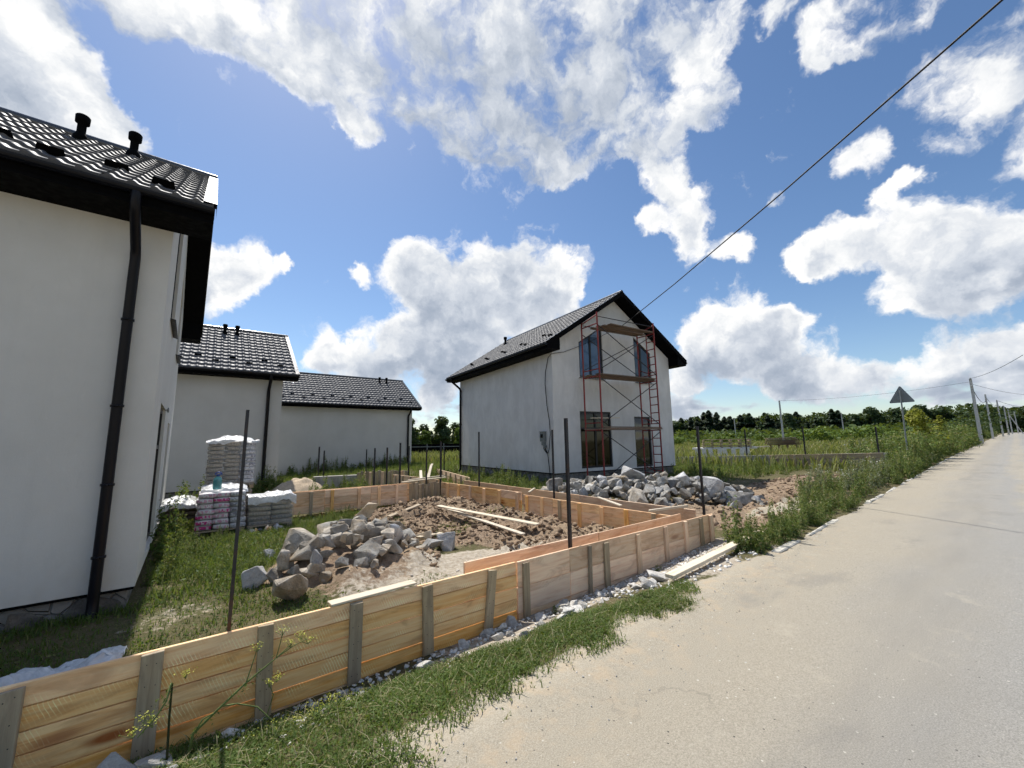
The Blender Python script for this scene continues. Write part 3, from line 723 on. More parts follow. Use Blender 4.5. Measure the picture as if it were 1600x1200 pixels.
OPEN = [  # w0, w1, z0, top at w0, top at w1
    (1.32, 3.02, 0.12, 2.38, 2.38), (4.42, 5.47, 0.04, 2.22, 2.22),
    (1.40, 2.72, 3.77, 5.22, 6.05), (4.66, 5.74, 3.77, 5.85, 5.17)]
def gable_wall(mb, y, flip=False, openings=OPEN, depth=0.13):
    xs = sorted(set([0, W_H/2, W_H]+[o[0] for o in openings]+[o[1] for o in openings]))
    for a, b in zip(xs[:-1], xs[1:]):
        segs = [(0.0, 0.0)]; m = (a+b)/2
        for o in openings:
            if o[0] <= a+1e-6 and o[1] >= b-1e-6:
                def top(w): return o[3]+(o[4]-o[3])*(w-o[0])/(o[1]-o[0])
                segs.append((o[2], o[2], top(a), top(b)))
        cuts = sorted(segs[1:], key=lambda s: s[0]); lo = (0.0, 0.0)
        for c in cuts+[None]:
            hi = (gable_line(a), gable_line(b)) if c is None else (c[0], c[1])
            mb.add([(a, y, lo[0]), (b, y, lo[1]), (b, y, hi[1]), (a, y, hi[0])], [(0, 1, 2, 3)])
            if c is not None: lo = (c[2], c[3])
    for (a, b, z0, ta, tb) in openings:     # reveals
        d = depth
        mb.add([(a, y, z0), (a, y, ta), (a, y+d, ta), (a, y+d, z0)], [(0, 1, 2, 3)])
        mb.add([(b, y, z0), (b, y, tb), (b, y+d, tb), (b, y+d, z0)], [(3, 2, 1, 0)])
        mb.add([(a, y, z0), (b, y, z0), (b, y+d, z0), (a, y+d, z0)], [(3, 2, 1, 0)])
        mb.add([(a, y, ta), (b, y, tb), (b, y+d, tb), (a, y+d, ta)], [(0, 1, 2, 3)])

def window(parent, o, y, kinds, mull=(), bars=(), name='window', sill=True):
    a, b, z0, ta, tb = o; fw = 0.075; y1 = y+0.10; y0 = y+0.045
    top = lambda w: ta+(tb-ta)*(w-a)/(b-a)
    f = MB()
    def stile(w0, w1): f.add([(w0, y0, z0), (w1, y0, z0), (w1, y0, top(w1)), (w0, y0, top(w0)), (w0, y1, z0), (w1, y1, z0), (w1, y1, top(w1)), (w0, y1, top(w0))],
                             [(0, 1, 2, 3), (4, 7, 6, 5), (0, 4, 5, 1), (2, 6, 7, 3), (0, 3, 7, 4), (1, 5, 6, 2)])
    stile(a+0.002, a+fw); stile(b-fw, b-0.002)
    for m in mull: stile(m-fw*0.6, m+fw*0.6)
    edges = [a+fw]+[m for m in mull]+[b-fw]
    def rail(z, dz, slope=False):
        for e0, e1 in zip(edges[:-1], edges[1:]):
            e0 += (fw*0.6 if e0 in mull else 0); e1 -= (fw*0.6 if e1 in mull else 0)
            za, zb = (top(e0)-dz, top(e1)-dz) if slope else (z, z)
            f.add([(e0, y0+.002, za), (e1, y0+.002, zb), (e1, y0+.002, zb+dz-.002), (e0, y0+.002, za+dz-.002), (e0, y1-.002, za), (e1, y1-.002, zb), (e1, y1-.002, zb+dz-.002), (e0, y1-.002, za+dz-.002)],
                  [(0, 1, 2, 3), (4, 7, 6, 5), (0, 4, 5, 1), (2, 6, 7, 3)])
    rail(z0+0.002, fw); rail(0, fw, True)
    for zb in bars: rail(zb, fw*0.9)
    fo = f.build(name, M['frame'], parent)
    for i, (e0, e1) in enumerate(zip(edges[:-1], edges[1:])):
        g = MB(); yy = y0+0.03
        g.add([(e0, yy, z0), (e1, yy, z0), (e1, yy, top(e1)), (e0, yy, top(e0)), (e0, yy+.012, z0), (e1, yy+.012, z0), (e1, yy+.012, top(e1)), (e0, yy+.012, top(e0))],
              [(0, 1, 2, 3), (7, 6, 5, 4), (0, 4, 5, 1), (2, 6, 7, 3), (0, 3, 7, 4), (1, 5, 6, 2)])
        g.build('pane', M[kinds[i % len(kinds)]], fo)
    if sill:
        s = MB(); s.add([(a-.05, y-.075, z0-.03), (b+.05, y-.075, z0-.03), (b+.05, y+.05, z0-.002), (a-.05, y+.05, z0-.002), (a-.05, y-.075, z0-.055), (b+.05, y-.075, z0-.055), (b+.05, y-.004, z0-.03), (a-.05, y-.004, z0-.03)],
                        [(0, 1, 2, 3), (0, 4, 5, 1), (4, 7, 6, 5), (0, 3, 7, 4), (1, 5, 6, 2)])
        s.build('sill', M['frame'], fo)
    return fo

def vent(parent, w, l, z):
    v = MB()
    v.lathe([(0.105, -0.16), (0.105, 0.0), (0.10, 0.05), (0.075, 0.09), (0.062, 0.13), (0.062, 0.30), (0.098, 0.32), (0.102, 0.44), (0.085, 0.46)], (w, l, z), 16)
    v.build('roof_vent', M['soffit'], parent)
    return v

def house(name, label, loc, rz, L, pitch, step, wallmat, pipes, vents, guards, sheet_w=1.06, gable_glass=None, detail=True, plinth_h=0.55, strip_w=0.13, oh_g=0.55):
    h = empty(name, loc, rz); tag(h, label, 'house', 'white plastered houses with dark metal roofs')
    # walls, z = 0 at the lower edge of the plaster
    wl = MB(); zt = EAVE-0.17
    wl.add([(0, 0, 0), (0, L, 0), (0, L, zt), (0, 0, zt)], [(3, 2, 1, 0)])
    wl.add([(W_H, 0, 0), (W_H, L, 0), (W_H, L, zt), (W_H, 0, zt)], [(0, 1, 2, 3)])
    gable_wall(wl, 0.0)
    wl.add([(0, L, 0), (W_H, L, 0), (W_H, L, gable_line(W_H)), (W_H/2, L, gable_line(W_H/2)), (0, L, gable_line(0))], [(4, 3, 2, 1, 0)])
    wl.add([(0, 0, 0), (W_H, 0, 0), (W_H, L, 0), (0, L, 0)], [(0, 3, 2, 1)])
    wl.build('wall', wallmat, h, fix=False)
    pl = MB(); pl.span((0.07, 0.07, -plinth_h-0.5), (W_H-0.07, L-0.07, -0.035)); pl.build('plinth', M['plinth'], h)
    dr = MB()
    for a, b in (((0.01, 0.01), (W_H-.01, 0.06)), ((0.01, L-.06), (W_H-.01, L-.01)), ((0.01, .06), (0.06, L-.06)), ((W_H-.06, .06), (W_H-.01, L-.06))):
        dr.span((a[0], a[1], -0.034), (b[0], b[1], -0.002))
    dr.build('drip_strip', M['soffit'], h)
    # roof deck with dark underside, boxed eaves, fascia
    rid = EAVE+SLOPE*(W_H/2+OH); a, b = -oh_g, L+0.55
    dk = MB(); n = 0.15
    dk.prism([(-OH, EAVE), (W_H/2, rid), (W_H/2, rid-n), (-OH, EAVE-n)], a, b)
    dk.prism([(W_H+OH, EAVE), (W_H/2, rid), (W_H/2, rid-n), (W_H+OH, EAVE-n)], a, b)
    dk.build('roof_deck', M['soffit'], h)
    for s in (0, 1):
        w0, w1 = (-OH+.012, -0.002) if s == 0 else (W_H+0.002, W_H+OH-.012)
        bx = MB(); hi = EAVE-n+SLOPE*OH
        if s == 0: bx.prism([(w0, EAVE-0.20), (w1, EAVE-0.20), (w1, hi-.004), (w0, EAVE-n+.006)], a+0.01, b-0.01)
        else: bx.prism([(w1, EAVE-0.20), (w0, EAVE-0.20), (w0, hi-.004), (w1, EAVE-n+.006)], a+0.01, b-0.01)
        bx.build('eave_box', M['soffit'], h)
        wg = -OH-0.055 if s == 0 else W_H+OH+0.055
        g = MB(); prof = [(0.062*math.cos(t), 0.062*math.sin(t)) for t in np.linspace(math.pi, 2*math.pi, 9)]
        inn = [(0.054*math.cos(t), 0.054*math.sin(t)) for t in np.linspace(2*math.pi, math.pi, 9)]
        g.prism([(wg+u, EAVE-0.035+v) for u, v in prof+inn], a, b)
        g.build('gutter', M['pipe'], h)
    # pressed metal roofing, one part for each sheet
    sl = math.hypot(1, SLOPE); length = (W_H/2+OH)*sl-0.03; ang = math.atan(SLOPE)
    x = a+0.02; k = 0; cache = {}
    while x < b-0.06:
        w = min(sheet_w, b-0.02-x)
        key = round(w, 3)
        if key not in cache: cache[key] = roof_sheet_mesh('roof_sheet', w, length, pitch, step, False, M['roof'])
        for s in (0, 1):
            o = link(bpy.data.objects.new('roof_sheet', cache[key]), h)
            c, sn = math.cos(ang), math.sin(ang)
            if s == 0:   # columns: x along +l reversed so that the normal looks up
                Mx = Matrix(((0, c, -sn, -OH-0.02), (-1, 0, 0, x+w), (0, sn, c, EAVE+0.012), (0, 0, 0, 1)))
            else:
                Mx = Matrix(((0, -c, sn, W_H+OH+0.02), (1, 0, 0, x), (0, sn, c, EAVE+0.012), (0, 0, 0, 1)))
            o.matrix_local = Mx
        x += w; k += 1
    rc = MB(); rc.tube([(W_H/2, a-.01, rid+.035), (W_H/2, b+.01, rid+.035)], 0.085, 12); rc.build('ridge_cap', M['flashing'], h)
    for yy in (a, b):
        for s in (-1, 1):
            e = MB(); w0 = W_H/2+s*(W_H/2+OH+0.02)
            # a folded strip: flat on the tiles and turned down over the barge
            y0, y1 = (yy-0.02, yy+strip_w) if yy < 0 else (yy-strip_w, yy+0.02)
            yo = y0 if yy < 0 else y1
            up = 0.075
            e.add([(w0, y0, EAVE+up), (w0, y1, EAVE+up), (W_H/2, y1, rid+up), (W_H/2, y0, rid+up)], [(0, 1, 2, 3)])
            e.add([(w0, yo, EAVE+up), (W_H/2, yo, rid+up), (W_H/2, yo, rid-0.14), (w0, yo, EAVE-0.14)], [(0, 1, 2, 3)], 1)
            yi = y1 if yy < 0 else y0
            e.add([(w0, yi, EAVE+up), (W_H/2, yi, rid+up), (W_H/2, yi, rid+up-.05), (w0, yi, EAVE+up-.05)], [(0, 1, 2, 3)])
            e.add([(w0, y0, EAVE+up), (w0, y1, EAVE+up), (w0, y1, EAVE), (w0, y0, EAVE)], [(0, 1, 2, 3)], 1)
            e.build('rake_flashing', [M['flashing'], M['soffit']], h)
    for (l, r) in pipes:
        p = MB(); wx = -0.10
        p.tube([(-OH-0.055, l, EAVE-0.08), (-OH-0.055, l, EAVE-0.20), (-OH+0.02, l, EAVE-0.30), (wx-0.06, l, EAVE-0.62), (wx, l, EAVE-0.74), (wx, l, -0.02), (wx, l, -plinth_h+0.25), (wx-0.10, l, -plinth_h+0.16)], r, 12)
        po = p.build('downpipe', M['pipe'], h)
        for z in (0.42, 1.25, 2.2, 3.3):
            q = MB(); q.lathe([(r+.001, -.016), (r+.012, -.014), (r+.012, .014), (r+.001, .016)], (wx, l, z), 14)
            q.span((wx-r-.05, l-.008, z-.008), (wx-r-.008, l+.008, z+.008)); q.span((wx+r-.0, l-.01, z-.01), (-0.002, l+.01, z+.01))
            q.build('bracket', M['pipe'], po)
    for (w, l) in vents: vent(h, w, l, EAVE+SLOPE*(w+OH)+0.05)
    gm = None
    for (w, l) in guards:
        z = EAVE+SLOPE*(w+OH)
        if gm is None:
            g = MB(); g.add([(0, -.13, 0.045), (0, .13, 0.045), (-.02, .11, .135), (-.02, -.11, .135), (.12, -.09, .03), (.12, .09, .03)], [(0, 1, 2, 3), (3, 2, 5, 4), (0, 3, 4), (1, 5, 2), (0, 4, 5, 1)])
            go = g.build('snow_guard', M['soffit'], h); gm = go.data
        else: go = link(bpy.data.objects.new('snow_guard', gm), h)
        go.location = (w, l, z); go.rotation_euler = (0, -ang, 0)
    gg = gable_glass or (['glass'], ['glass'], ['glass'], ['glass'])
    window(h, OPEN[0], 0, gg[0], mull=(2.17,), bars=(1.66,), sill=False)
    window(h, OPEN[1], 0, gg[1], mull=(), bars=(), name='door', sill=False)
    window(h, OPEN[2], 0, gg[2], mull=(2.06,))
    window(h, OPEN[3], 0, gg[3], mull=(5.12,))
    return h

def plinth_mat():
    m, t, b = mat('plinth_stone', 0.92, 0.15)
    v = coords(t)
    e = t.voro(t.mapping(v, (1, 1, 1.25)), 5.2, 'DISTANCE_TO_EDGE', 'Distance'); c = t.voro(t.mapping(v, (1, 1, 1.25)), 5.2, 'F1', 'Color')
    s = t.node('ShaderNodeSeparateColor'); t.put(s, 0, c)
    n = t.noise(v, 9, 6, 0.65)
    col = t.mix(t.math('MULTIPLY', t.math('ADD', s.outputs[0], n), 0.5), (0.10, 0.098, 0.094), (0.34, 0.33, 0.31))
    col = t.mix(t.mrange(e, 0.03, 0.0), col, (0.26, 0.25, 0.235))
    t.put(b, 'Base Color', col); t.put(b, 'Normal', t.bump(t.math('ADD', t.mrange(e, 0, 0.07), t.math('MULTIPLY', n, 0.4)), 0.9, 0.05))
    return m
M['plinth'] = plinth_mat()

gd = lambda L, w0=0.28, st=0.42: [(w0+(0.36 if i % 2 else 0.0)-0.35, 0.15+i*st) for i in range(int(L/st))]
H1 = house('plastered_house', 'nearest pale plastered house at the left edge, black downpipe on its front wall', (-0.52, 7.02, -0.08), R(91.0), 9.0, 0.208, 0.355, M['plaster'],
           [(0.34, 0.054)], [(2.88, 0.86), (2.88, 1.56)], gd(9, 0.28, 0.52), oh_g=0.43)
H2 = house('plastered_house', 'plastered house standing behind the shrink-wrapped pallets of bags', (2.78, 20.85, -0.12), R(90.0), 9.2, 0.262, 0.37, M['plaster_shaded'],
           [(0.55, 0.068)], [(2.9, 1.75), (2.9, 2.25)], gd(9, 0.4, 0.60))
H3 = house('plastered_house', 'farthest plastered house with the longest tiled roof, by the sheet metal fence', (13.55, 31.2, -0.38), R(90.0), 10.6, 0.262, 0.37, M['plaster_shaded'],
           [(0.35, 0.07)], [(2.9, 1.15), (2.9, 1.75)], gd(10, 0.4, 0.66))
H4 = house('plastered_house', 'white house with a red scaffold at its gable and a meter box', (10.65, 11.33, 0.40), R(-6.0), 8.7, 0.208, 0.355, M['plaster_patchy'],
           [(8.42, 0.06)], [(2.4, 7.6)], gd(8.8, 0.45, 0.88), gable_glass=(['glass_room'], ['glass'], ['glass_blue'], ['glass']), plinth_h=0.5, strip_w=0.04)

def rock_mesh(name, seed, sub=2, sc=(1, 1, 1), cuts=9, keep=0.62, mat_=None, rough=0.05):
    """broken stone: hull of a few scattered points, edges knocked off, faces roughened"""
    import bmesh
    rr = np.random.default_rng(seed)
    n = int(rr.integers(9, 15)); P = rr.normal(size=(n, 3)); P /= np.abs(P).max(1)[:, None]**0.75*np.linalg.norm(P, axis=1)[:, None]**0.25
    P *= rr.uniform(0.78, 1.0, (n, 1))
    bm = bmesh.new()
    for p in P: bm.verts.new(p)
    r = bmesh.ops.convex_hull(bm, input=bm.verts[:])
    bmesh.ops.delete(bm, geom=[v for v in bm.verts if not v.link_faces], context='VERTS')
    bmesh.ops.dissolve_limit(bm, angle_limit=R(14), verts=bm.verts[:], edges=bm.edges[:])
    if sub >= 2: bmesh.ops.bevel(bm, geom=bm.edges[:], offset=0.05, segments=1, affect='EDGES', clamp_overlap=True)
    bmesh.ops.triangulate(bm, faces=bm.faces[:])
    for _ in range(max(0, sub-1)):
        bmesh.ops.subdivide_edges(bm, edges=[e for e in bm.edges if e.calc_length() > (0.42 if sub > 2 else 0.6)], cuts=1)
        bmesh.ops.triangulate(bm, faces=bm.faces[:])
    V = np.array([v.co[:] for v in bm.verts])
    if rough:
        q = seed*1.7
        V = V*(1+rough*1.3*(fbm(V[:, 0]*2.2+q, V[:, 1]*2.2+V[:, 2]*1.9, 3)-0.5)[:, None]*2)
    V = V-((V.max(0)+V.min(0))/2); V = V/((V.max(0)-V.min(0))/2)*np.array(sc)
    for v, p in zip(bm.verts, V): v.co = p
    bmesh.ops.recalc_face_normals(bm, faces=bm.faces[:])
    me = bpy.data.meshes.new(name); bm.to_mesh(me); bm.free()
    if mat_: me.materials.append(mat_)
    return me

# big fieldstones in the plinth of the near house
def near_plinth():
    r = random.Random(3); l = 0.06
    while l < 4.2:
        w = r.uniform(0.45, 0.8)
        z = -0.04
        for row in range(2):
            hh = r.uniform(0.2, 0.27)
            o = link(bpy.data.objects.new('plinth_stone', rock_mesh('plinth_stone', r.randint(0, 9999), 2, (0.11, w*0.49, hh*0.5), 7, 0.72, M['plinth_rock'], 0.03)), H1)
            o.location = (0.10, l+w/2+row*0.12, z-hh/2); o.rotation_euler = (r.uniform(-.05, .05), 0, 0); z -= hh+0.02
        l += w+0.02
    ring = MB(); t = np.linspace(0, 2*math.pi, 13)
    ring.tube([(2.55, -0.055+0.03*math.sin(a)*0, 2.35) if False else (2.55+0.06*math.cos(a), -0.05, 2.35+0.035*math.sin(a)) for a in t], 0.012, 6, cap=False)
    ring.span((2.535, -0.05, 2.34), (2.565, 0.0, 2.36))
    ring.build('wall_ring', M['galv'], H1)
near_plinth()

# ------------------------------------------------------------------ timber formwork
def form_wall(name, label, p, q, rows, matb, battens, front, group=None, matt=None, zt=0.32, thick=0.026, bw=0.095, seam=(), vary=0.006, seed=0, nails=False):
    """a wall of horizontal boards from p to q (x, y), broad side towards `front`; battens nailed on that side"""
    r = random.Random(seed)
    P, Q = Vector((p[0], p[1], 0)), Vector((q[0], q[1], 0)); d = (Q-P); L = d.length; d.normalize()
    n = Vector((front[0], front[1], 0)).normalized()
    root = empty(name, (P.x, P.y, zt-sum(rows)))
    tag(root, label, 'formwork', group or 'timber formwork walls of the strip foundation')
    cuts = [0]+list(seam)+[L]
    z = zt
    for h in rows:
        for a, b in zip(cuts[:-1], cuts[1:]):
            off = n*r.uniform(-vary, vary*0.4)
            A = P+d*(a+r.uniform(0.002, 0.006))+off; B = P+d*(b-r.uniform(0.002, 0.006))+off
            A.z = B.z = z-h/2; A.z += r.uniform(-.003, .003); B.z += r.uniform(-.003, .003)
            m = matb[r.randrange(len(matb))] if isinstance(matb, list) else matb
            board('board', A-root.location, B-root.location, h-r.uniform(0.003, 0.008), thick, M[m], root, face=n, rough=0.0012)
        z -= h
    bot = zt-sum(rows)
    for bt in battens:
        s, w = bt[0], (bt[1] if len(bt) > 1 else bw); lean = bt[2] if len(bt) > 2 else r.uniform(-.012, .012)
        m = bt[3] if len(bt) > 3 else (matt or 'wood_old')
        c = P+d*s+n*(thick/2+0.0155)
        A = c+d*lean; A.z = zt-r.uniform(0.004, 0.03); B = c-d*lean; B.z = bot-0.15
        ba = board('batten', A-root.location, B-root.location, w, 0.03, M[m], root, face=n, rough=0.002)
        if nails:
            nb = MB(); zz = zt
            for h in rows[:-1]:
                f = (zt-0.5*h-(zt-zz)-A.z)/(B.z-A.z); q = A.lerp(B, f)+n*0.0165-root.location
                for sgn in (-1, 1):
                    c0 = q+d*(sgn*w*0.22+r.uniform(-.008, .008))+Vector((0, 0, r.uniform(-.012, .012)))
                    nb.tube([c0-n*0.004, c0+n*0.0015], 0.003, 6)
                zz -= h
            nb.build('nails', M['steel'], root)
    return root

FRONT = (0, -1)
# front run, left panel of orange boards (starts left of the frame)
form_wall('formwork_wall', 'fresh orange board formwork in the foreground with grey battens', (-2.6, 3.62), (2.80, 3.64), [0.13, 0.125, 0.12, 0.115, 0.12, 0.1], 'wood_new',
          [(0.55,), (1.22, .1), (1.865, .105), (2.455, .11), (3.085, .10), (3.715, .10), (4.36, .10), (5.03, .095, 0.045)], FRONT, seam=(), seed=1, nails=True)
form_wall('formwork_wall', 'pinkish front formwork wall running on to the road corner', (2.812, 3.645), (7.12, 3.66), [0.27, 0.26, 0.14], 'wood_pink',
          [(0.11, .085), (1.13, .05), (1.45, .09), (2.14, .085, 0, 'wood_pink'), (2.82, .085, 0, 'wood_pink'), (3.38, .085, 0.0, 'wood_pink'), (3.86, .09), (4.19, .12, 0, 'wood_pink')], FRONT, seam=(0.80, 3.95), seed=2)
form_wall('formwork_wall', 'inner pink board wall close behind the front formwork', (2.35, 3.985), (6.72, 4.03), [0.2, 0.2, 0.2], 'wood_pink',
          [(s, .08) for s in (0.35, 1.1, 1.9, 2.7, 3.5, 4.2)], (0, 1), seam=(2.2,), seed=3)
b_in = [(s, .09, 0, 'wood_new' if i % 4 else 'wood_old') for i, s in enumerate((0.35, 0.95, 1.55, 2.15, 2.75, 3.35, 3.9))]
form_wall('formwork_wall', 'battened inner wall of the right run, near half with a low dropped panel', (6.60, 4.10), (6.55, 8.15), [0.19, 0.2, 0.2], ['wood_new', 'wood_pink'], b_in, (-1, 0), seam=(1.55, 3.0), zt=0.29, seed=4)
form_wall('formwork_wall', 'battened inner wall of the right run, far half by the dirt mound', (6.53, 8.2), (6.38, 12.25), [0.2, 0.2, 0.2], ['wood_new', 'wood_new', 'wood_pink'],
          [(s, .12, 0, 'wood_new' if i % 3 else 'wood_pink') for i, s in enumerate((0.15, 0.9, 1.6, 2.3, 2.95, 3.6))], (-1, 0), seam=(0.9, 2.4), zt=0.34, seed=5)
form_wall('formwork_wall', 'outer wall of the right run, between the trench and the big stone heap', (7.28, 4.05), (7.34, 12.4), [0.2, 0.2, 0.2], 'wood_pink', [(s, .08) for s in np.arange(0.5, 8.2, 0.85)], (1, 0), seam=(2.9, 5.8), seed=6)
form_wall('formwork_wall', 'pink board wall at the back of the plot, right of the wrapped pallets', (1.6, 12.62), (5.36, 12.6), [0.2, 0.2, 0.2], 'wood_pink',
          [(s, .085, 0, m_) for s, m_ in ((0.25, 'wood_pink'), (0.95, 'wood_old'), (1.5, 'wood_new'), (2.25, 'wood_pink'), (2.85, 'wood_new'), (3.4, 'wood_pink'))], FRONT, seam=(1.3, 2.6), zt=0.33, seed=7)
form_wall('formwork_wall', 'second board wall just behind the back wall of the plot', (1.6, 13.05), (5.9, 13.05), [0.2, 0.2, 0.2], 'wood_pink', [(s, .085) for s in (0.4, 1.3, 2.2, 3.1, 4.0)], (0, 1), seam=(2.1,), zt=0.31, seed=8)

def plank_panel(name, label, p, q, zt, h, w, front, matn, seed, group):
    r = random.Random(seed); P, Q = Vector((*p, 0)), Vector((*q, 0)); d = Q-P; L = d.length; d.normalize(); n = Vector((*front, 0)).normalized()
    root = empty(name, (P.x, P.y, zt-h)); tag(root, label, 'formwork', group)
    s = 0
    while s < L:
        ww = w*r.uniform(0.7, 1.3); c = P+d*(s+ww/2)+n*r.uniform(0, 0.05)
        A = c.copy(); A.z = zt+r.uniform(-.06, .03); B = c.copy(); B.z = zt-h-.1; B += d*r.uniform(-.015, .015)
        board('plank', A-root.location, B-root.location, ww*0.93, 0.03, M[r.choice(matn)], root, face=n, rough=0.003)
        s += ww
    return root
G2 = 'weathered plank formwork'
plank_panel('plank_formwork', 'grey upright planks closing the back corner of the plot', (5.38, 12.52), (6.34, 12.46), 0.335, 0.62, 0.095, FRONT, ['wood_old'], 21, G2)
plank_panel('plank_formwork', 'grey upright planks of the second foundation, below the farthest house', (5.55, 18.6), (7.55, 18.0), 0.42, 0.75, 0.115, FRONT, ['wood_old', 'wood_old', 'wood_pink'], 22, G2)
form_wall('formwork_wall', 'weathered boards of the second foundation behind the back corner, by a pale plank', (6.95, 13.3), (6.75, 17.4), [0.2, 0.2, 0.2], ['wood_old', 'wood_pink'], [(s, .08) for s in (0.3, 1.0, 1.7, 2.4, 3.1, 3.8)], (-1, 0), zt=0.3, seed=9)
form_wall('formwork_wall', 'weathered board wall of the second foundation beside the white house', (8.3, 13.6), (9.9, 19.5), [0.2, 0.2, 0.2], ['wood_old', 'wood_pink'], [(s, .08) for s in (0.3, 1.2, 2.1, 3.0, 3.9, 4.8)], (-1, 0), zt=0.28, seed=10)
cs = MB(); cs.bar((3.9, 19.2, 0.02), (5.6, 18.75, 0.02), 0.35, 0.5); tag(cs.build('concrete_strip', M['concrete']), 'low grey concrete strip beyond the long grass, below the farthest house', 'foundation')

# cap board lying on the front formwork
o = board('loose_plank', (0.92, 3.66, 0.334), (1.66, 3.70, 0.336), 0.11, 0.018, M['wood_pale'], face=(0, 0, 1)); tag(o, 'pale board lying flat along the top of the front formwork', 'plank')
def plank_thing(label, p, q, w, t, m='wood_pale', face=(0, 0, 1)):
    return tag(board('loose_plank', p, q, w, t, M[m], face=face, c=0.004, rough=0.003), label, 'plank', 'loose planks lying about')
def lay(p, q, up=0.02):
    xs = np.linspace(p[0], q[0], 15); ys = np.linspace(p[1], q[1], 15); g = ground_z(xs, ys); t = np.linspace(0, 1, 15)
    z0, z1 = p[2], q[2]; lift = max(0.0, float(np.max(g-(z0+(z1-z0)*t)))) 
    return (p[0], p[1], z0+lift*0.75+up), (q[0], q[1], z1+lift*0.75+up)
_a, _b = lay((4.83, 9.42, 0.0), (5.52, 6.42, -0.10), .05); _c, _d = lay((5.02, 9.30, -.05), (5.12, 6.40, -0.2), .02)
plank_thing('upper one of two long pale planks crossing in the dirt', _a, _b, 0.145, 0.028)
plank_thing('lower one of two long pale planks crossing in the dirt', _c, _d, 0.12, 0.028)
zz = gz(3.9, 7.6)
plank_thing('short pale board end beside the stone pile, leaning on two others', (3.45, 7.55, zz+.09), (4.05, 7.75, zz+.05), 0.12, 0.03)
plank_thing('short yellow board lying under another beside the stone pile', (3.50, 7.05, zz+.05), (4.10, 7.50, zz+.03), 0.1, 0.03)
plank_thing('stubby upright board offcut beside the stone pile', (3.52, 7.75, zz+.03), (3.62, 7.35, zz+.16), 0.13, 0.03, face=(-.5, -1, .4))
plank_thing('grey board offcut behind the topmost rock of the near pile', (3.75, 9.9, gz(3.9, 9.9)+.05), (4.65, 10.1, gz(4.6, 10.1)+.07), 0.14, 0.03, 'wood_old')
plank_thing('pale plank lying in the weeds beside the road corner', (4.42, 2.84, 0.03), (7.35, 3.02, 0.08), 0.12, 0.04)
for i, (p, q) in enumerate([((6.2, 13.4, .36), (7.1, 15.4, .52)), ((6.9, 14.3, .30), (8.1, 16.5, .66)), ((7.5, 15.6, .2), (8.2, 16.6, .70)), ((5.3, 12.9, .36), (7.0, 13.1, .40)), ((5.6, 13.1, .39), (7.2, 13.6, .42))]):
    plank_thing(['pale plank propped up behind the back corner, leftmost', 'long pale plank propped up behind the back corner', 'steep pale plank propped up behind the back corner', 'plank laid across the top of the grey upright planks', 'second plank across the back corner, behind another'][i], p, q, 0.1, 0.035)
plank_thing('stick bridging the corner where the right run meets the front run', (6.45, 4.45, 0.345), (7.45, 4.30, 0.345), 0.05, 0.04)
plank_thing('narrow strip laid on the top edge of the right run, near end', (6.62, 5.2, 0.335), (7.22, 6.3, 0.335), 0.05, 0.025)
plank_thing('narrow strip laid on the top edge of the right run, middle', (6.60, 8.0, 0.355), (7.3, 8.6, 0.345), 0.05, 0.025)

# ------------------------------------------------------------------ steel fence posts set in the foundations
def post(x, y, top, s, label, lean=(0, 0), bot=None):
    p = MB(); b = gz(x, y)-0.3 if bot is None else bot
    p.bar((x, y, b), (x+lean[0], y+lean[1], top), s, s, up=(1, 0, 0))
    o = p.build('steel_post', M['steel']); tag(o, label, 'post', 'bare steel posts standing in the foundations')
    return o
post(0.26, 3.87, 1.89, 0.023, 'tall thin steel post nearest the camera, left of the near stone pile', (0.02, 0))
post(3.82, 3.83, 1.90, 0.038, 'thick steel post in the middle of the front formwork')
post(7.22, 3.86, 1.83, 0.036, 'steel post at the road corner of the formwork, before the big stone heap')
post(7.10, 7.62, 1.89, 0.037, 'steel post in the right run, seen before the corner of the white house')
post(7.12, 11.1, 1.94, 0.038, 'steel post in the right run, seen before the side wall of the white house')
post(6.10, 12.78, 1.40, 0.042, 'shorter steel post at the back corner, left of a taller one')
post(6.80, 13.1, 1.66, 0.052, 'taller steel post at the back corner of the plot, seen against the trees')
for x, y, t_, s in [(4.96, 23.2, 1.52, .07), (5.28, 23.5, 1.31, .06), (7.07, 22.1, 1.34, .05), (5.37, 15.8, 1.45, .05), (5.71, 15.4, 1.47, .05), (6.27, 15.5, 1.64, .055), (8.43, 19.7, 1.48, .055), (2.05, 12.85, 1.35, .045)][:7]:
    post(x, y, t_, s, {4.96: 'post before the farthest house, left one of a close pair', 5.28: 'post before the farthest house, right one of a close pair', 7.07: 'leftmost post above the grey upright planks', 5.37: 'second post from the left above the grey upright planks',
         5.71: 'third post from the left above the grey upright planks', 6.27: 'tallest post above the grey upright planks', 8.43: 'post beside the downpipe of the farthest house'}[x])
for i, (y, t_) in enumerate([(13.74, 2.25), (10.8, 2.07), (7.87, 2.1), (4.9, 2.0)]):
    post(25.6, y, t_+0.05, 0.06, ['post on the low field wall just right of the white house', 'post on the low field wall before the white pallet stack', 'post on the low field wall, third from the house', 'post on the low field wall nearest the road'][i])
post(10.9, 20.6, 1.3, 0.05, 'post close to the rear downpipe of the white house')

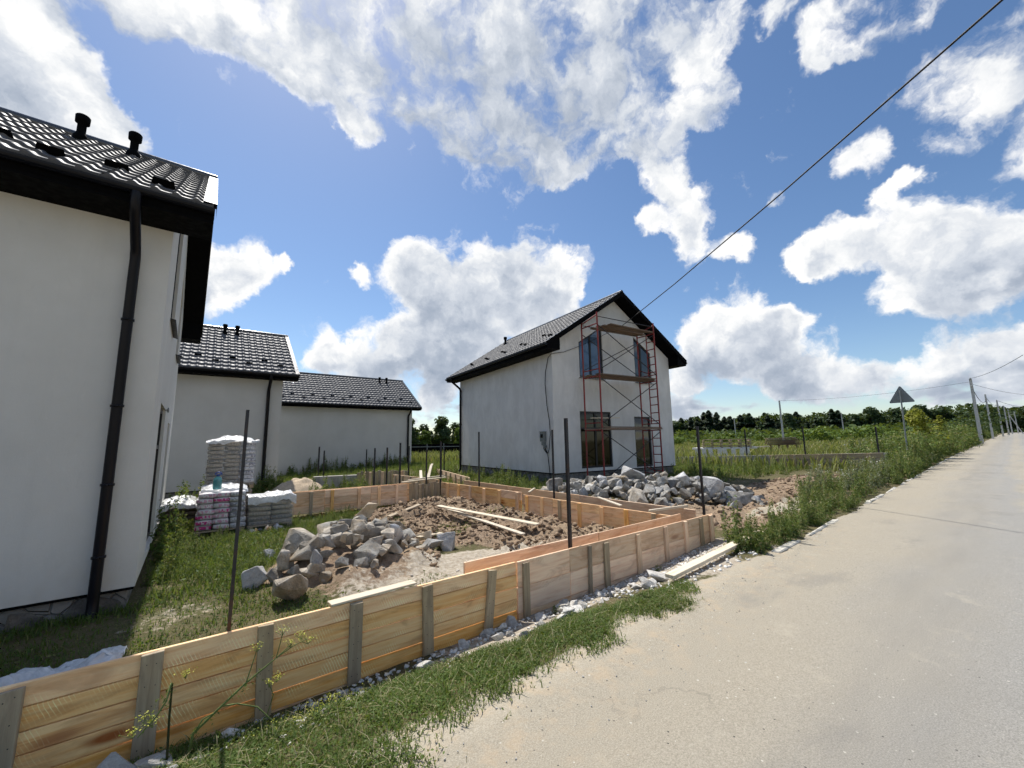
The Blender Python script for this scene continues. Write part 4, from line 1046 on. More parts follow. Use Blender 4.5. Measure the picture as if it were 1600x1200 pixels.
# low wall of the next plot
def low_wall():
    root = empty('low_wall', (25.5, 4.6, -0.2)); tag(root, 'low weathered concrete and board wall across the field behind the dug soil', 'wall')
    m = MB(); m.add([(-.15, 0, -.3), (.15, 0, -.3), (.15, 10.6, -.3), (-.15, 10.6, -.3), (-.15, 0, 1.02), (.15, 0, 1.02), (.15, 10.6, .62), (-.15, 10.6, .62)], [(0, 3, 2, 1), (4, 5, 6, 7), (0, 1, 5, 4), (2, 3, 7, 6), (1, 2, 6, 5), (0, 4, 7, 3)])
    m.build('concrete_body', M['concrete'], root)
    for k in range(3):
        for a, b in ((0.1, 2.4), (2.45, 4.9)):
            za = 0.90-a*0.036-k*0.26; zb = 0.90-b*0.036-k*0.26
            board('board', (-.17, a, za), (-.17, b, zb), 0.24, 0.03, M['wood_old'], root, face=(-1, 0, 0))
    for a in (0.6, 1.6, 2.6, 3.7, 4.8): board('batten', (-.205, a, 1.0-a*.036), (-.205, a, 0), 0.12, 0.04, M['wood_old'], root, face=(-1, 0, 0))
low_wall()

# ------------------------------------------------------------------ rocks
def rock(x, y, z, w, h, seed, m, label, group, cat='rock', sub=3, rot=None, dep=None, cuts=15, keep=0.40):
    r = random.Random(seed)
    o = bpy.data.objects.new('rock', rock_mesh('rock', seed, sub, (w/2*1.08, (dep or w*r.uniform(0.7, 1.0))/2, h/2*1.08), cuts, keep, M[m], 0.045))
    link(o); o.location = (x, y, z)
    o.rotation_euler = rot or (r.uniform(-.25, .25), r.uniform(-.3, .3), r.uniform(-0.6, 0.4))
    return tag(o, label, cat, group)
G_R1 = 'rocks of the near pile inside the formwork'
near = [
 (0.73,6.97,-0.20,0.33,0.34,'rock_pale','pale grey boulder lying alone in the grass left of the near pile'),
 (1.09,8.55,-0.26,0.27,0.18,'rock_pale','small pale flat rock in the grass, up and left of the near pile'),
 (1.05,6.05,-0.17,0.43,0.44,'rock_brown','large brownish block nearest the front formwork, left foot of the near pile'),
 (1.34,6.88,-0.06,0.52,0.30,'rock_brown','brown slanted slab on the left side of the near pile'),
 (1.38,7.4,0.08,0.58,0.38,'rock_brown','largest rounded boulder at the upper left of the near pile'),
 (1.83,7.8,0.15,0.33,0.28,'rock','grey rock on the upper left rim of the near pile, above the largest boulder'),
 (2.19,8.0,0.17,0.33,0.25,'rock','grey rock in the middle of the top row of the near pile'),
 (2.46,7.94,0.14,0.33,0.33,'rock','pale topped upright rock below the topmost one of the near pile'),
 (2.72,8.4,0.31,0.38,0.33,'rock_brown','topmost brown rock of the near pile'),
 (2.77,7.86,0.06,0.46,0.30,'rock','broad grey slab at the upper right of the near pile'),
 (3.06,7.8,-0.02,0.34,0.28,'rock','rock at the right end of the top row of the near pile'),
 (2.39,7.58,0.0,0.40,0.26,'rock_brown','brown pointed rock in the middle of the near pile'),
 (1.86,7.4,0.02,0.33,0.27,'rock','grey rock right of the largest boulder'),
 (1.77,6.94,-0.1,0.36,0.28,'rock_brown','tan angular rock right of the slanted slab'),
 (2.98,7.44,-0.12,0.58,0.28,'rock_brown','long brown slab on the right side of the near pile'),
 (2.1,6.4,-0.28,0.46,0.38,'rock','dark block with a whitish top at the front of the near pile'),
 (2.39,6.9,-0.2,0.40,0.33,'rock_brown','ochre rock right behind the white topped block'),
 (2.79,7.04,-0.22,0.28,0.40,'rock_pale','blue grey upright rock at the right front of the near pile'),
 (2.53,6.56,-0.32,0.33,0.29,'rock','grey lumpy rock leaning against the blue grey upright one'),
 (3.07,7.16,-0.24,0.28,0.25,'rock','dark rock at the right foot of the near pile'),
 (1.4,6.44,-0.16,0.16,0.32,'rock_pale','thin pale slab standing on edge behind the large brownish block'),
 (2.1,6.94,-0.16,0.2,0.25,'rock','small grey rock left of the ochre one'),
 (1.08,6.86,-0.02,0.18,0.30,'rock_brown','narrow brown rock leaning on the left end of the slanted slab'),
 (2.43,7.3,-0.09,0.17,0.15,'rock','small dark cube of rock above the ochre one'),
 (3.8,7.0,-0.24,0.34,0.36,'rock_pale','blue white boulder alone right of the near pile'),
 (3.47,7.0,-0.25,0.36,0.24,'rock_pale','low whitish boulder touching the blue white one'),
]
for i, (x, y, z, w, h, m, lab) in enumerate(near):
    w, h = (w*0.84, h*0.86) if w > 0.4 else (w*.95, h*.95)
    lo = gz(x, y)+h*0.36
    z = lo if i in (0, 1, 2, 15, 18, 19, 20, 24, 25) else max(lo, z)
    rock(x, y, z, w, h, 100+i, m, lab, G_R1)
rr = random.Random(77)
for i in range(78):
    a = rr.uniform(0, 2*math.pi); q = math.sqrt(rr.random())
    x = 2.1+1.15*q*math.cos(a); y = 7.15+1.1*q*math.sin(a)
    z = gz(x, y)+0.05+0.30*(1-q*q)*rr.uniform(0.3, 0.9)
    w = rr.uniform(0.10, 0.27)
    rock(x, y, z, w, w*rr.uniform(0.6, 0.9), 300+i, rr.choice(['rock', 'rock_brown', 'rock_brown']), 'smaller filler stone wedged between the rocks of the near pile', G_R1, sub=2)

# the big heap between the formwork and the white house
G_R2 = 'stones of the big heap before the white house'
def heap_h(x, y):
    u = ((x-9.75)*0.62+(y-7.1)*-0.78); v = ((x-9.75)*0.78+(y-7.1)*0.62)
    q = (u/3.0)**2+(v/1.55)**2
    return 0.64*max(0.0, 1-q)**0.75*(0.85+0.3*float(fbm(x*1.7, y*1.7, 2))), q
protos = [rock_mesh('rock', 500+i, 2, (0.5, 0.5*random.Random(i).uniform(0.65, 0.95), 0.5*random.Random(i+50).uniform(0.5, 0.85)), 15, 0.40, None, 0.05) for i in range(14)]
pm = {}
def heap_rock(x, y, z, s, r, m, label, group):
    k = (r.randrange(len(protos)), m)
    if k not in pm:
        me = protos[k[0]].copy(); me.materials.clear(); me.materials.append(M[m]); pm[k] = me
    o = link(bpy.data.objects.new('rock', pm[k])); o.location = (x, y, z); o.scale = (s, s, s)
    o.rotation_euler = (r.uniform(-.6, .6), r.uniform(-.6, .6), r.uniform(0, 6.28))
    return tag(o, label, 'rock', group)
feature = [(9.55, 7.05, .62, .62, 'rock_pale', 'pale pointed boulder crowning the middle of the big heap'),
           (10.35, 5.35, .36, .70, 'rock_pale', 'largest grey boulder near the right end of the big heap'),
           (10.0, 5.95, .56, .48, 'rock_pale', 'angular pale boulder on the right crest of the big heap'),
           (8.35, 6.05, .22, .50, 'rock_brown', 'round ochre boulder low in the middle of the big heap, facing the trench'),
           (8.55, 5.55, .14, .46, 'rock', 'tall tilted grey stone right of the round ochre boulder'),
           (10.5, 4.75, .16, .52, 'rock', 'squarish grey boulder at the right foot of the big heap'),
           (8.15, 8.75, .34, .50, 'rock', 'broad grey boulder near the left end of the big heap'),
           (9.9, 4.55, .06, .36, 'rock_pale', 'flat whitish stone at the right foot of the big heap, by the weeds')]
r2 = random.Random(17)
for x, y, z, s, m, lab in feature: heap_rock(x, y, z, s, r2, m, lab, G_R2)
pts = []
tries = 0
while len(pts) < 225 and tries < 9000:
    tries += 1
    x = r2.uniform(7.4, 12.6); y = r2.uniform(4.0, 10.2)
    h, q = heap_h(x, y)
    if q > 1.02 or x < 7.6: continue
    if any((x-a)**2+(y-b)**2 < 0.185**2 for a, b in pts): continue
    pts.append((x, y))
    s = r2.choice([0.2, 0.25, 0.3, 0.34, 0.4])*r2.uniform(0.85, 1.15)
    front = (y-7.1)*0.62+(x-9.75)*0.78 < 0
    heap_rock(x, y, gz(x, y)+h-s*0.12, s, r2, r2.choice(['rock', 'rock', 'rock_pale', 'rock', 'rock_brown']),
              'medium grey stone in the big heap, on the side facing the formwork' if front else 'medium grey stone in the big heap, on the side towards the white house', G_R2)
# core of the heap, small stones that fill the gaps
def stone_stuff(name, P, S, matn, seed, label=None, kind='stuff'):
    base = [rock_mesh('tmp', 900+i, 1, (1, 0.8, 0.58), 9, 0.35, None, 0.08) for i in range(5)]
    arr = []
    for me in base:
        V = np.array([v.co[:] for v in me.vertices]); F = np.array([p.vertices[:] for p in me.polygons]); arr.append((V, F)); bpy.data.meshes.remove(me)
    rg = np.random.default_rng(seed); VV = []; FF = []; n = 0
    for i, (p, s) in enumerate(zip(P, S)):
        V, F = arr[i % 5]; e = rg.uniform(0, 6.28, 3)
        Mx = np.array((Matrix.Rotation(e[2], 3, 'Z') @ Matrix.Rotation(e[0]*0.15, 3, 'X') @ Matrix.Rotation(e[1]*.15, 3, 'Y')))
        VV.append((V*s*0.5) @ Mx.T+p); FF.append(F+n); n += len(V)
    o = np_obj(name, np.concatenate(VV), np.concatenate(FF), matn); tag(o, label, None, None, kind)
    return o
P = []; S = []
for i in range(900):
    x = r2.uniform(7.5, 12.6); y = r2.uniform(4.0, 10.2); h, q = heap_h(x, y)
    if q > 1.15: continue
    P.append((x, y, h*0.8-0.04)); S.append(r2.uniform(0.08, 0.24))
def on_ground(P):
    P = np.array(P, float); P[:, 2] += ground_z(P[:, 0], P[:, 1]); return P
P = on_ground(P)
stone_stuff('small_stones', np.array(P), S, M['rock'], 5)

# white limestone rubble along the foot of the front formwork
G_RB = 'white rubble along the foot of the formwork'
r3 = random.Random(31)
pr3 = [rock_mesh('rubble_stone', 700+i, 2, (0.5, 0.4, 0.32), 9, 0.55, M['rubble'], 0.06) for i in range(6)]
for i in range(64):
    x = r3.choice([r3.uniform(1.0, 3.6), r3.uniform(2.2, 4.6), r3.uniform(-0.6, 1.2)])
    y = 3.56-abs(r3.gauss(0.30, 0.13)); s = r3.uniform(0.05, 0.19) if x > 1.4 else r3.uniform(0.04, 0.10)
    if 0.2 < x < 0.9 and r3.random() < .5: continue
    o = link(bpy.data.objects.new('rubble_stone', pr3[i % 6])); o.location = (x, y, gz(x, y)+s*0.16); o.scale = (s, s, s); o.rotation_euler = (r3.uniform(-.4, .4), r3.uniform(-.4, .4), r3.uniform(0, 6))
    tag(o, 'small white rubble stone at the foot of the front formwork' if x > 1 else 'small rubble stone at the foot of the formwork near the yellow flowering weed', 'stone', G_RB)
for i, (x, y, s, lab) in enumerate([(-0.26, 3.40, .30, 'jagged grey white rock in the bottom left corner below the formwork'), (-0.08, 3.36, .2, 'smaller jagged rock beside the one in the bottom left corner'), (0.30, 3.42, .14, 'white lump of rock under the bent flowering stem'),
                                    (4.55, 3.05, .3, 'flat white patch of crushed rock near the end of the roadside plank')]):
    o = rock(x, y, gz(x, y)+s*0.14, s, s*(0.6 if i < 3 else 0.22), 760+i, 'rubble', lab, G_RB, 'stone', dep=s*0.7)
rg = np.random.default_rng(41)
def scatter(n, x0, x1, y0, y1, dz=0.0):
    return np.stack([rg.uniform(x0, x1, n), rg.uniform(y0, y1, n), np.full(n, dz)], 1)
A = scatter(900, -1.0, 6.8, 0, 1, .004); A[:, 1] = 3.58-np.abs(rg.normal(.1, .26, 900)); SA = rg.uniform(.012, .05, 900)
B = scatter(200, 1.5, 6.4, 4.3, 7.4, .003); k = dust_mask(B[:, 0], B[:, 1]) > .25; B = B[k]; SB = 0.012+.05*rg.random(len(B))**3
C = scatter(260, 3.8, 6.6, 2.6, 3.5, .004); SC = rg.uniform(.015, .06, 260)
stone_stuff('limestone_gravel', on_ground(np.concatenate([A, B, C])), np.concatenate([SA, SB, SC]), M['rubble'], 6)
# clods of dug soil
A = np.concatenate([scatter(9000, 3.0, 6.5, 4.4, 12.4, .008), scatter(7000, 7.4, 22, 3.0, 7.8, .008)])
A = A[dirt_mask(A[:, 0], A[:, 1]) > .3]
stone_stuff('soil_clods', on_ground(A), 0.012+0.15*rg.random(len(A))**7, M['clod'], 7)
# grit at the road edge
n = 350; x = rg.uniform(-.5, 9, n); y = road_edge(x)-np.abs(rg.normal(0, .35, n))+rg.uniform(0, .2, n)
z = np.where(y > road_edge(x)+.02, ground_z(x, y)+.003, 0.010)
stone_stuff('road_grit', np.stack([x, y, z], 1), 0.004+0.013*rg.random(n)**2, M['rubble'], 8)

# ------------------------------------------------------------------ pallets of bagged cement and glue
def bag_mesh(name, L, W, H, m, seed):
    import bmesh
    bm = bmesh.new(); bmesh.ops.create_cube(bm, size=2.0); bmesh.ops.subdivide_edges(bm, edges=bm.edges[:], cuts=2, use_grid_fill=True)
    r = random.Random(seed)
    for v in bm.verts:
        x, y, z = v.co
        e = 1-0.30*max(abs(x), abs(y))**6
        v.co = (x*L/2*(1-0.03*abs(z)), y*W/2*(1-0.03*abs(z)), z*H/2*e+r.uniform(-.006, .006))
    me = bpy.data.meshes.new(name); bm.to_mesh(me); bm.free(); me.materials.append(m)
    me.polygons.foreach_set('use_smooth', [True]*len(me.polygons)); return me
def wood_pallet(x, y, z, w, d, rz, label):
    root = empty('wooden_pallet', (x, y, z), rz); tag(root, label, 'pallet', 'wooden pallets under the bags')
    for i in range(6): board('slat', (-w/2, -d/2+0.06+i*(d-.12)/5, .125), (w/2, -d/2+0.06+i*(d-.12)/5, .125), .1, .022, M['wood_old'], root)
    for i in range(3): board('runner', (-w/2+.06+i*(w-.12)/2, -d/2, .055), (-w/2+.06+i*(w-.12)/2, d/2, .055), .1, .11, M['wood_old'], root)
    return root
def bag_stack(x0, y0, z0, cols, deep, rows, bl, bw, bh, rz, mats, labels, group, seed, jit=0.012, skip=None):
    """columns along local x, `deep` bags along y; every bag its own object"""
    r = random.Random(seed); c, s = math.cos(rz), math.sin(rz)
    ms = {m: bag_mesh('cement_bag', bl*0.985, bw*1.0, bh*1.05, M[m], i) for i, m in enumerate(mats)}
    for k in range(rows):
        for i in range(cols):
            for j in range(deep):
                if 0 < i < cols-1 and 0 < j and k < rows-1: continue
                m = mats[(i*7+k*3) % len(mats)] if skip is None else skip(i, k)
                o = link(bpy.data.objects.new('cement_bag', ms[m]))
                lx = (i+.5)*bl+r.uniform(-jit, jit); ly = (j+.5)*bw+r.uniform(-jit, jit)*1.6
                o.location = (x0+c*lx-s*ly, y0+s*lx+c*ly, z0+(k+.5)*bh)
                o.rotation_euler = (r.uniform(-.02, .02), r.uniform(-.03, .03), rz+r.uniform(-.03, .03)+(math.pi if r.random() < .5 else 0))
                tag(o, labels[m] if isinstance(labels, dict) else labels, 'bag', group)
def drape(name, label, pts_fn, nx, ny, mt, thick=0.0, cat='plastic sheet'):
    u = np.linspace(0, 1, nx); v = np.linspace(0, 1, ny); U, Vv = np.meshgrid(u, v)
    V = np.stack(pts_fn(U, Vv), -1).reshape(-1, 3)
    i = np.arange(nx*ny).reshape(ny, nx)
    F = np.stack([i[:-1, :-1].ravel(), i[:-1, 1:].ravel(), i[1:, 1:].ravel(), i[1:, :-1].ravel()], 1)
    o = np_obj(name, V, F, M[mt], smooth=True)
    return tag(o, label, cat)
ZP = -0.36
PLB = {'bag_pink': 'white bag with dark pink print in the front stack beside the thin post', 'bag_white': 'white bag with dark print in the front stack beside the thin post'}
wood_pallet(0.48, 11.75, ZP, 0.92, 0.85, 0.0, 'pallet under the white and pink bags')
bag_stack(0.03, 11.38, ZP+0.14, 3, 2, 7, 0.30, 0.40, 0.115, 0.0, ['bag_pink', 'bag_white'], PLB, 'bags in the front stack', 1, 0.02, skip=lambda i, k: 'bag_pink' if i < 2 else 'bag_white')
wood_pallet(1.44, 11.75, ZP, 0.92, 0.85, 0.0, 'pallet under the low stack of grey bags')
bag_stack(0.99, 11.36, ZP+0.12, 2, 2, 6, 0.45, 0.40, 0.108, 0.0, ['bag_grey'], 'grey paper bag in the low stack right of the white and pink bags', 'bags in the low grey stack', 2)
wood_pallet(0.68, 13.45, ZP, 1.06, 0.9, 0.0, 'lower pallet of the tall double stack')
bag_stack(0.16, 13.02, ZP+0.14, 3, 2, 6, 0.345, 0.42, 0.115, 0.0, ['bag_grey'], 'grey paper bag in the lower half of the tall double stack', 'bags in the tall stack', 3)
wood_pallet(0.68, 13.45, ZP+0.86, 1.06, 0.9, 0.0, 'upper pallet in the middle of the tall double stack')
bag_stack(0.16, 13.02, ZP+1.0, 3, 2, 10, 0.345, 0.42, 0.108, 0.0, ['bag_grey', 'bag_grey', 'bag_white'], {'bag_grey': 'grey paper bag in the upper half of the tall double stack', 'bag_white': 'whitish bag in the upper half of the tall double stack'}, 'bags in the tall stack', 4)
bag_stack(-0.62, 12.45, ZP+0.02, 2, 2, 5, 0.36, 0.40, 0.11, 0.15, ['bag_dark'], 'dark brown bag in the low stack against the nearest house', 'bags in the dark stack', 5)
def fold(U, V, k, s): return (fbm(U*k+s, V*k+s*2, 4)-0.5)
def cover(x0, x1, y0, y1, z, dome, drop, seed, front=0.9):
    def fn(U, V):
        X = x0-0.04+(x1-x0+0.08)*U; Y = y0-0.05+(y1-y0+0.1)*np.clip((V-0.22)/0.78, 0, 1)
        Z = z+dome*np.sin(np.clip(U, 0, 1)*math.pi)**0.8*np.sin(np.clip((V-.2)/.8, 0, 1)*math.pi*0.95+.1)+fold(U, V, 6, seed)*0.16
        hang = np.clip(0.22-V, 0, 1)/0.22
        Z = Z-hang*drop*(0.55+0.9*fbm(U*5+seed, U*0+2, 3)); Y = Y-hang*0.03-np.abs(fold(U, V, 9, seed+3))*0.05
        return X, Y, Z
    return fn
drape('plastic_film', 'white plastic film bunched on top of the low grey bag stack', cover(1.0, 1.92, 11.38, 12.16, 0.43, 0.04, 0.17, 2), 46, 30, 'film')
drape('plastic_film', 'white film domed over the top of the tall bag stack', cover(0.14, 1.22, 13.02, 13.86, 1.73, 0.13, 0.035, 5), 40, 26, 'film')
drape('plastic_film', 'white film heaped between the tall stack and the white and pink bags', cover(0.12, 0.95, 11.9, 12.9, 0.60, 0.13, 0.08, 9), 40, 26, 'film')
drape('plastic_film', 'whitish film sloping over the dark bag stack by the nearest house', cover(-0.66, 0.1, 12.4, 13.3, 0.27, 0.16, 0.07, 12), 36, 24, 'film')
def wrap(x0, x1, y0, y1, z0, z1, label, seed):
    def fn(U, V):
        t = U*3.0; a = np.clip(t, 0, 1); b = np.clip(t-1, 0, 1); c = np.clip(t-2, 0, 1)
        X = x0-0.02+(x1-x0+.04)*b; Y = y1-(y1-y0+.03)*a+(y1-y0+.03)*c
        n = fold(U*3, V, 5, seed)*0.03
        return X+n, Y-0.012+n, z0+(z1-z0)*V
    drape('stretch_wrap', label, fn, 61, 18, 'film_thin', cat='plastic wrap')
wrap(0.16, 1.195, 13.0, 13.88, ZP+0.95, 1.75, 'clear stretch wrap round the upper half of the tall stack', 3)
wrap(0.99, 1.89, 11.33, 12.18, ZP+0.1, 0.44, 'clear stretch wrap round the low grey bag stack', 7)
# water bottle on the front stack
def bottle():
    root = empty('water_bottle', (0.37, 11.72, 0.635)); tag(root, 'large teal plastic water bottle standing on the white and pink bags', 'bottle')
    b = MB(); b.lathe([(.082, 0), (.088, .02), (.086, .09), (.089, .10), (.086, .17), (.088, .20), (.07, .255), (.03, .29), (.027, .31)], n=20)
    m, t, bs = mat('bottle_teal', 0.15, 0.6); bs.inputs['Base Color'].default_value = (0.10, 0.33, 0.36, 1); bs.inputs['Transmission Weight'].default_value = 0.45
    b.build('body', m, root)
    c = MB(); c.lathe([(.032, .295), (.033, .33), (.028, .335)], n=16)
    m2, t2, b2 = mat('cap_blue', 0.4, 0.4); b2.inputs['Base Color'].default_value = (0.03, 0.07, 0.28, 1); c.build('cap', m2, root)
    h = MB(); h.tube([(-.05, 0, .325), (-.045, .01, .36), (0, .015, .385), (.05, .01, .365), (.07, 0, .34), (.03, -.01, .33)], .016, 7); h.build('carry_strap', m2, root)
bottle()
# crumpled blue-white sheet behind the formwork at the left
def sheet_fn(U, V):
    X = -2.1+1.68*U; Y = 5.0+0.55*V+fold(U, V, 3, 4)*0.3
    Z = ground_z(X, Y)+0.05+np.abs(fold(U, V, 4.5, 1))*0.30*np.sin(V*math.pi)**.6+fold(U, V, 14, 8)*0.13+fold(U, V, 34, 2)*0.05+0.12*np.exp(-((U-0.93)/0.06)**2)*np.sin(V*math.pi)
    return X, Y, Z
drape('plastic_sheet', 'crumpled bluish white plastic sheet on the grass behind the formwork at left', sheet_fn, 110, 46, 'film_blue')
for i in range(7):
    x, y = 1.05+0.09*i+random.uniform(-.03, .03), 11.05+random.uniform(-.14, .12)
    s = random.uniform(.09, .16)
    o = link(bpy.data.objects.new('broken_chip', rock_mesh('chip', 870+i, 1, (s*.7, s*.5, s*.3), 6, 0.6, M[['rubble', 'wood_new', 'bag_white'][i % 3]]))); o.location = (x, y, gz(x, y)+.07); o.rotation_euler = (random.uniform(-1, 1), random.uniform(-1, 1), random.uniform(0, 6))
    tag(o, 'broken chip in the litter between the two front bag stacks', 'debris', 'litter beside the bags')

# sand heap behind the back run
def heap(name, label, x, y, rx, ry, h, m, seed):
    u = np.linspace(0, 1, 26); a = np.linspace(0, 2*math.pi, 40, endpoint=False); U, A = np.meshgrid(u, a)
    X = x+rx*U*np.cos(A); Y = y+ry*U*np.sin(A); Z = ground_z(X, Y)-0.04+h*(1-U*U)**1.5*(0.65+0.7*fbm(X*1.5+seed, Y*1.5, 4))+(fbm(X*5, Y*5, 3)-.5)*.16*(1-U)
    i = np.arange(U.size).reshape(U.shape); j = np.roll(i, -1, 0)
    F = np.stack([i[:, :-1].ravel(), i[:, 1:].ravel(), j[:, 1:].ravel(), j[:, :-1].ravel()], 1)
    return tag(np_obj(name, np.stack([X.ravel(), Y.ravel(), Z.ravel()], 1), F, M[m], smooth=True), label, 'heap')
heap('sand_heap', 'pale heap of sand between the second and the farthest house', 3.4, 19.2, 1.4, 1.3, 0.72, 'sandheap', 3)

# ------------------------------------------------------------------ scaffold, cable and meter at the white house
ROT4 = Matrix.Rotation(R(-6.0), 4, 'Z'); ROT4.translation = (10.65, 11.33, 0.40)
def h4(w, l, z): return ROT4 @ Vector((w, l, z-0.40))
def scaffold():
    root = empty('scaffold', tuple(h4(2.85, -0.85, 0.0)), R(-6.0)); tag(root, 'red tubular scaffold with plank decks standing before the gable of the white house', 'scaffold')
    inv = root.matrix_basis.inverted() if False else (Matrix.Translation(h4(2.85, -0.85, 0.0)) @ Matrix.Rotation(R(-6), 4, 'Z')).inverted()
    L = lambda w, l, z: inv @ h4(w, l, z)
    r = 0.031
    def frame(w, li, lo, z0, z1, ladder=False):
        m = MB(); n = 'ladder_frame' if ladder else 'frame'
        m.tube([L(w, li, z0), L(w, li, z1)], r, 8); m.tube([L(w, lo, z0), L(w, lo, z1)], r, 8)
        m.tube([L(w, li, z1-.06), L(w, lo, z1-.06)], r*.8, 6); m.tube([L(w, li, z0+.2), L(w, lo, z0+.2)], r*.7, 6)
        if ladder:
            lm = lo+(li-lo)*0.45
            m.tube([L(w, lm, z0+.2), L(w, lm, z1-.06)], r*.8, 6)
            z = z0+.32
            while z < z1-.1: m.tube([L(w, lm, z), L(w, lo, z)], r*.7, 6); z += 0.33
            m.tube([L(w, li, z0+.5), L(w, lm, z0+.3)], r*.6, 6)
        m.build(n, M['red_steel'], root)
    wl, wr, li, lo = 1.26, 4.48, -0.38, -1.28
    for k, z0 in enumerate((0.02, 2.06, 4.10)):
        frame(wl, li, lo, z0, z0+2.03); frame(wr, li, lo, z0, z0+2.03, True)
    for w in (wl, wr):
        m = MB(); m.tube([L(w, lo, 6.10), L(w, lo, 6.52)], r, 8); m.tube([L(w, li, 6.10), L(w, li, 6.30)], r, 8); m.tube([L(w, lo, 6.42), L(w, li, 6.24)], r*.8, 6); m.build('guard_frame', M['red_steel'], root)
    def brace(a, b): m = MB(); m.tube([L(*a), L(*b)], 0.017, 6); m.build('brace', M['cable'] if False else M['steel'], root)
    for z0 in (0.15, 2.2, 4.25):
        brace((wl, lo+.03, z0), (wr, lo+.03, z0+1.75)); brace((wl, lo-.03, z0+1.75), (wr, lo-.03, z0))
    brace((wl, li, 4.35), (wr, li, 5.85)); brace((wl, li+.03, 5.85), (wr, li+.03, 4.35))
    for (l, z) in ((lo, 0.42), (li, 0.42), (li, 6.2), (lo, 6.35)): brace((wl, l, z), (wr, l, z))
    rr = random.Random(4)
    for z, ls, ww, a, b in ((6.13, (-0.5, -0.75, -1.0, -1.2), .2, 1.75, 4.35), (4.10, (-0.45, -0.68, -0.92, -1.15), .2, 1.3, 4.55), (2.10, (-1.18,), .16, 1.2, 4.6)):
        for l in ls:
            board('deck_plank', L(a+rr.uniform(-.15, .25), l, z+rr.uniform(-.01, .02)), L(b+rr.uniform(-.2, .2), l+rr.uniform(-.04, .04), z+rr.uniform(-.01, .04)), ww, .04, M['wood_dark'], root)
    for l in (lo, li): board('toe_bar', L(1.2, l, 2.04), L(4.6, l, 2.04), .06, .05, M['wood_dark'], root)
    board('deck_plank', L(1.25, -.7, 2.46), L(2.9, -.6, 2.5), .05, .03, M['wood_pale'], root)
scaffold()
def cable(name, label, pts, r, cat='cable', m='cable', sag=0.0, n=24, group=None):
    if len(pts) == 2 and sag:
        a, b = Vector(pts[0]), Vector(pts[1]); pts = [a.lerp(b, t)-Vector((0, 0, sag*4*t*(1-t))) for t in np.linspace(0, 1, n)]
    c = MB(); c.tube(pts, r, 6); return tag(c.build(name, M[m]), label, cat, group)
att = h4(3.95, -0.12, 6.68)
d = Vector((8.98, -0.40, 6.38)).normalized()
far = Vector((0, 0, CAM_Z))+d*9.6
ext = far+(far-att).normalized()*16
cable('power_cable', 'thick black overhead cable running from the top right down to the white house', [tuple(att), tuple(att.lerp(far, .35)-Vector((0, 0, .10))), tuple(att.lerp(far, .7)-Vector((0, 0, .09))), tuple(far), tuple(ext+Vector((0, 0, .3)))], 0.016)
cable('wall_cable', 'thin black cable slung across the gable to the corner of the white house', [tuple(att), tuple(h4(2.6, -.10, 6.0)), tuple(h4(1.4, -.07, 5.44)), tuple(h4(0.6, -.04, 5.12)), tuple(h4(-0.04, -.05, 4.98)), tuple(h4(-.05, .16, 4.88))], 0.011)
cable('wall_cable', 'black cable hanging down the side wall to the grey meter box', [tuple(h4(*p)) for p in ((-.05, .16, 4.88), (-.06, .36, 4.3), (-.05, .42, 3.85), (-.05, .34, 3.0), (-.05, .20, 2.35), (-.05, .17, 1.9), (-.06, .26, 1.3), (-.06, .36, 1.12))], 0.016)
cable('wall_cable', 'black cable from the meter box down to the ground', [tuple(h4(*p)) for p in ((-.06, .36, 1.12), (-.05, .34, .9), (-.05, .28, .5), (-.06, .22, 0.0), (-.08, .2, -.1))], 0.016)
def meter():
    root = empty('meter_box', tuple(h4(-0.005, 0.62, 1.62)), R(-6)); tag(root, 'grey electric meter box fixed on the side wall of the white house', 'meter box')
    b = MB(); b.span((-.13, -.13, -.02), (0, .13, .36)); b.span((-.15, -.145, .345), (0.0, .145, .37)); b.build('case', M['galv'], root)
    w = MB(); w.span((-.138, -.075, .12), (-.129, .075, .27)); w.build('window', M['glass'], root)
    c = MB(); c.span((-.11, -.10, -.17), (0, .06, -.022)); c.span((-.09, -.16, -.26), (-.0, -.02, -.172)); c.build('terminal_cover', M['galv'], root)
    t = MB(); t.tube([(-.05, -.05, -.17), (-.06, -.12, -.3), (-.06, -.24, -.45)], .02, 7); t.tube([(-.05, .02, -.17), (-.07, -.05, -.32), (-.06, -.22, -.48)], .018, 7); t.build('conduit', M['cable'], root)
meter()

# ------------------------------------------------------------------ things in the field and along the road
def road_sign():
    x, y = 27.4, 4.12; z0 = gz(x, y)-.2
    root = empty('road_sign', (x, y, z0), R(-4)); tag(root, 'triangular road sign seen from its grey back above the roadside weeds', 'road sign')
    zc = 3.50-z0; s = 0.45
    p = MB(); p.tube([(-.02, 0.08, 0), (0.0, 0, zc+.35)], .032, 10); p.build('pole', M['galv'], root)
    t = MB(); tri = []
    for k, (u, v) in enumerate([(-s, -s*.577), (s, -s*.577), (0, s*1.155)]):
        for a in np.linspace(-.9, .9, 5): 
            ang = math.atan2(v, u)+a; tri.append((u*.93+.045*math.cos(ang), zc+v*.93+.045*math.sin(ang)))
    t.prism([(u, v) for u, v in tri], .036, .044, 'x'); 
    t.build('plate', M['galv'], root)
    c = MB(); c.span((0.02, -.2, zc-.12), (.036, .2, zc-.09)); c.span((0.02, -.12, zc+.15), (.036, .12, zc+.18)); c.build('bracket', M['galv'], root)
road_sign()
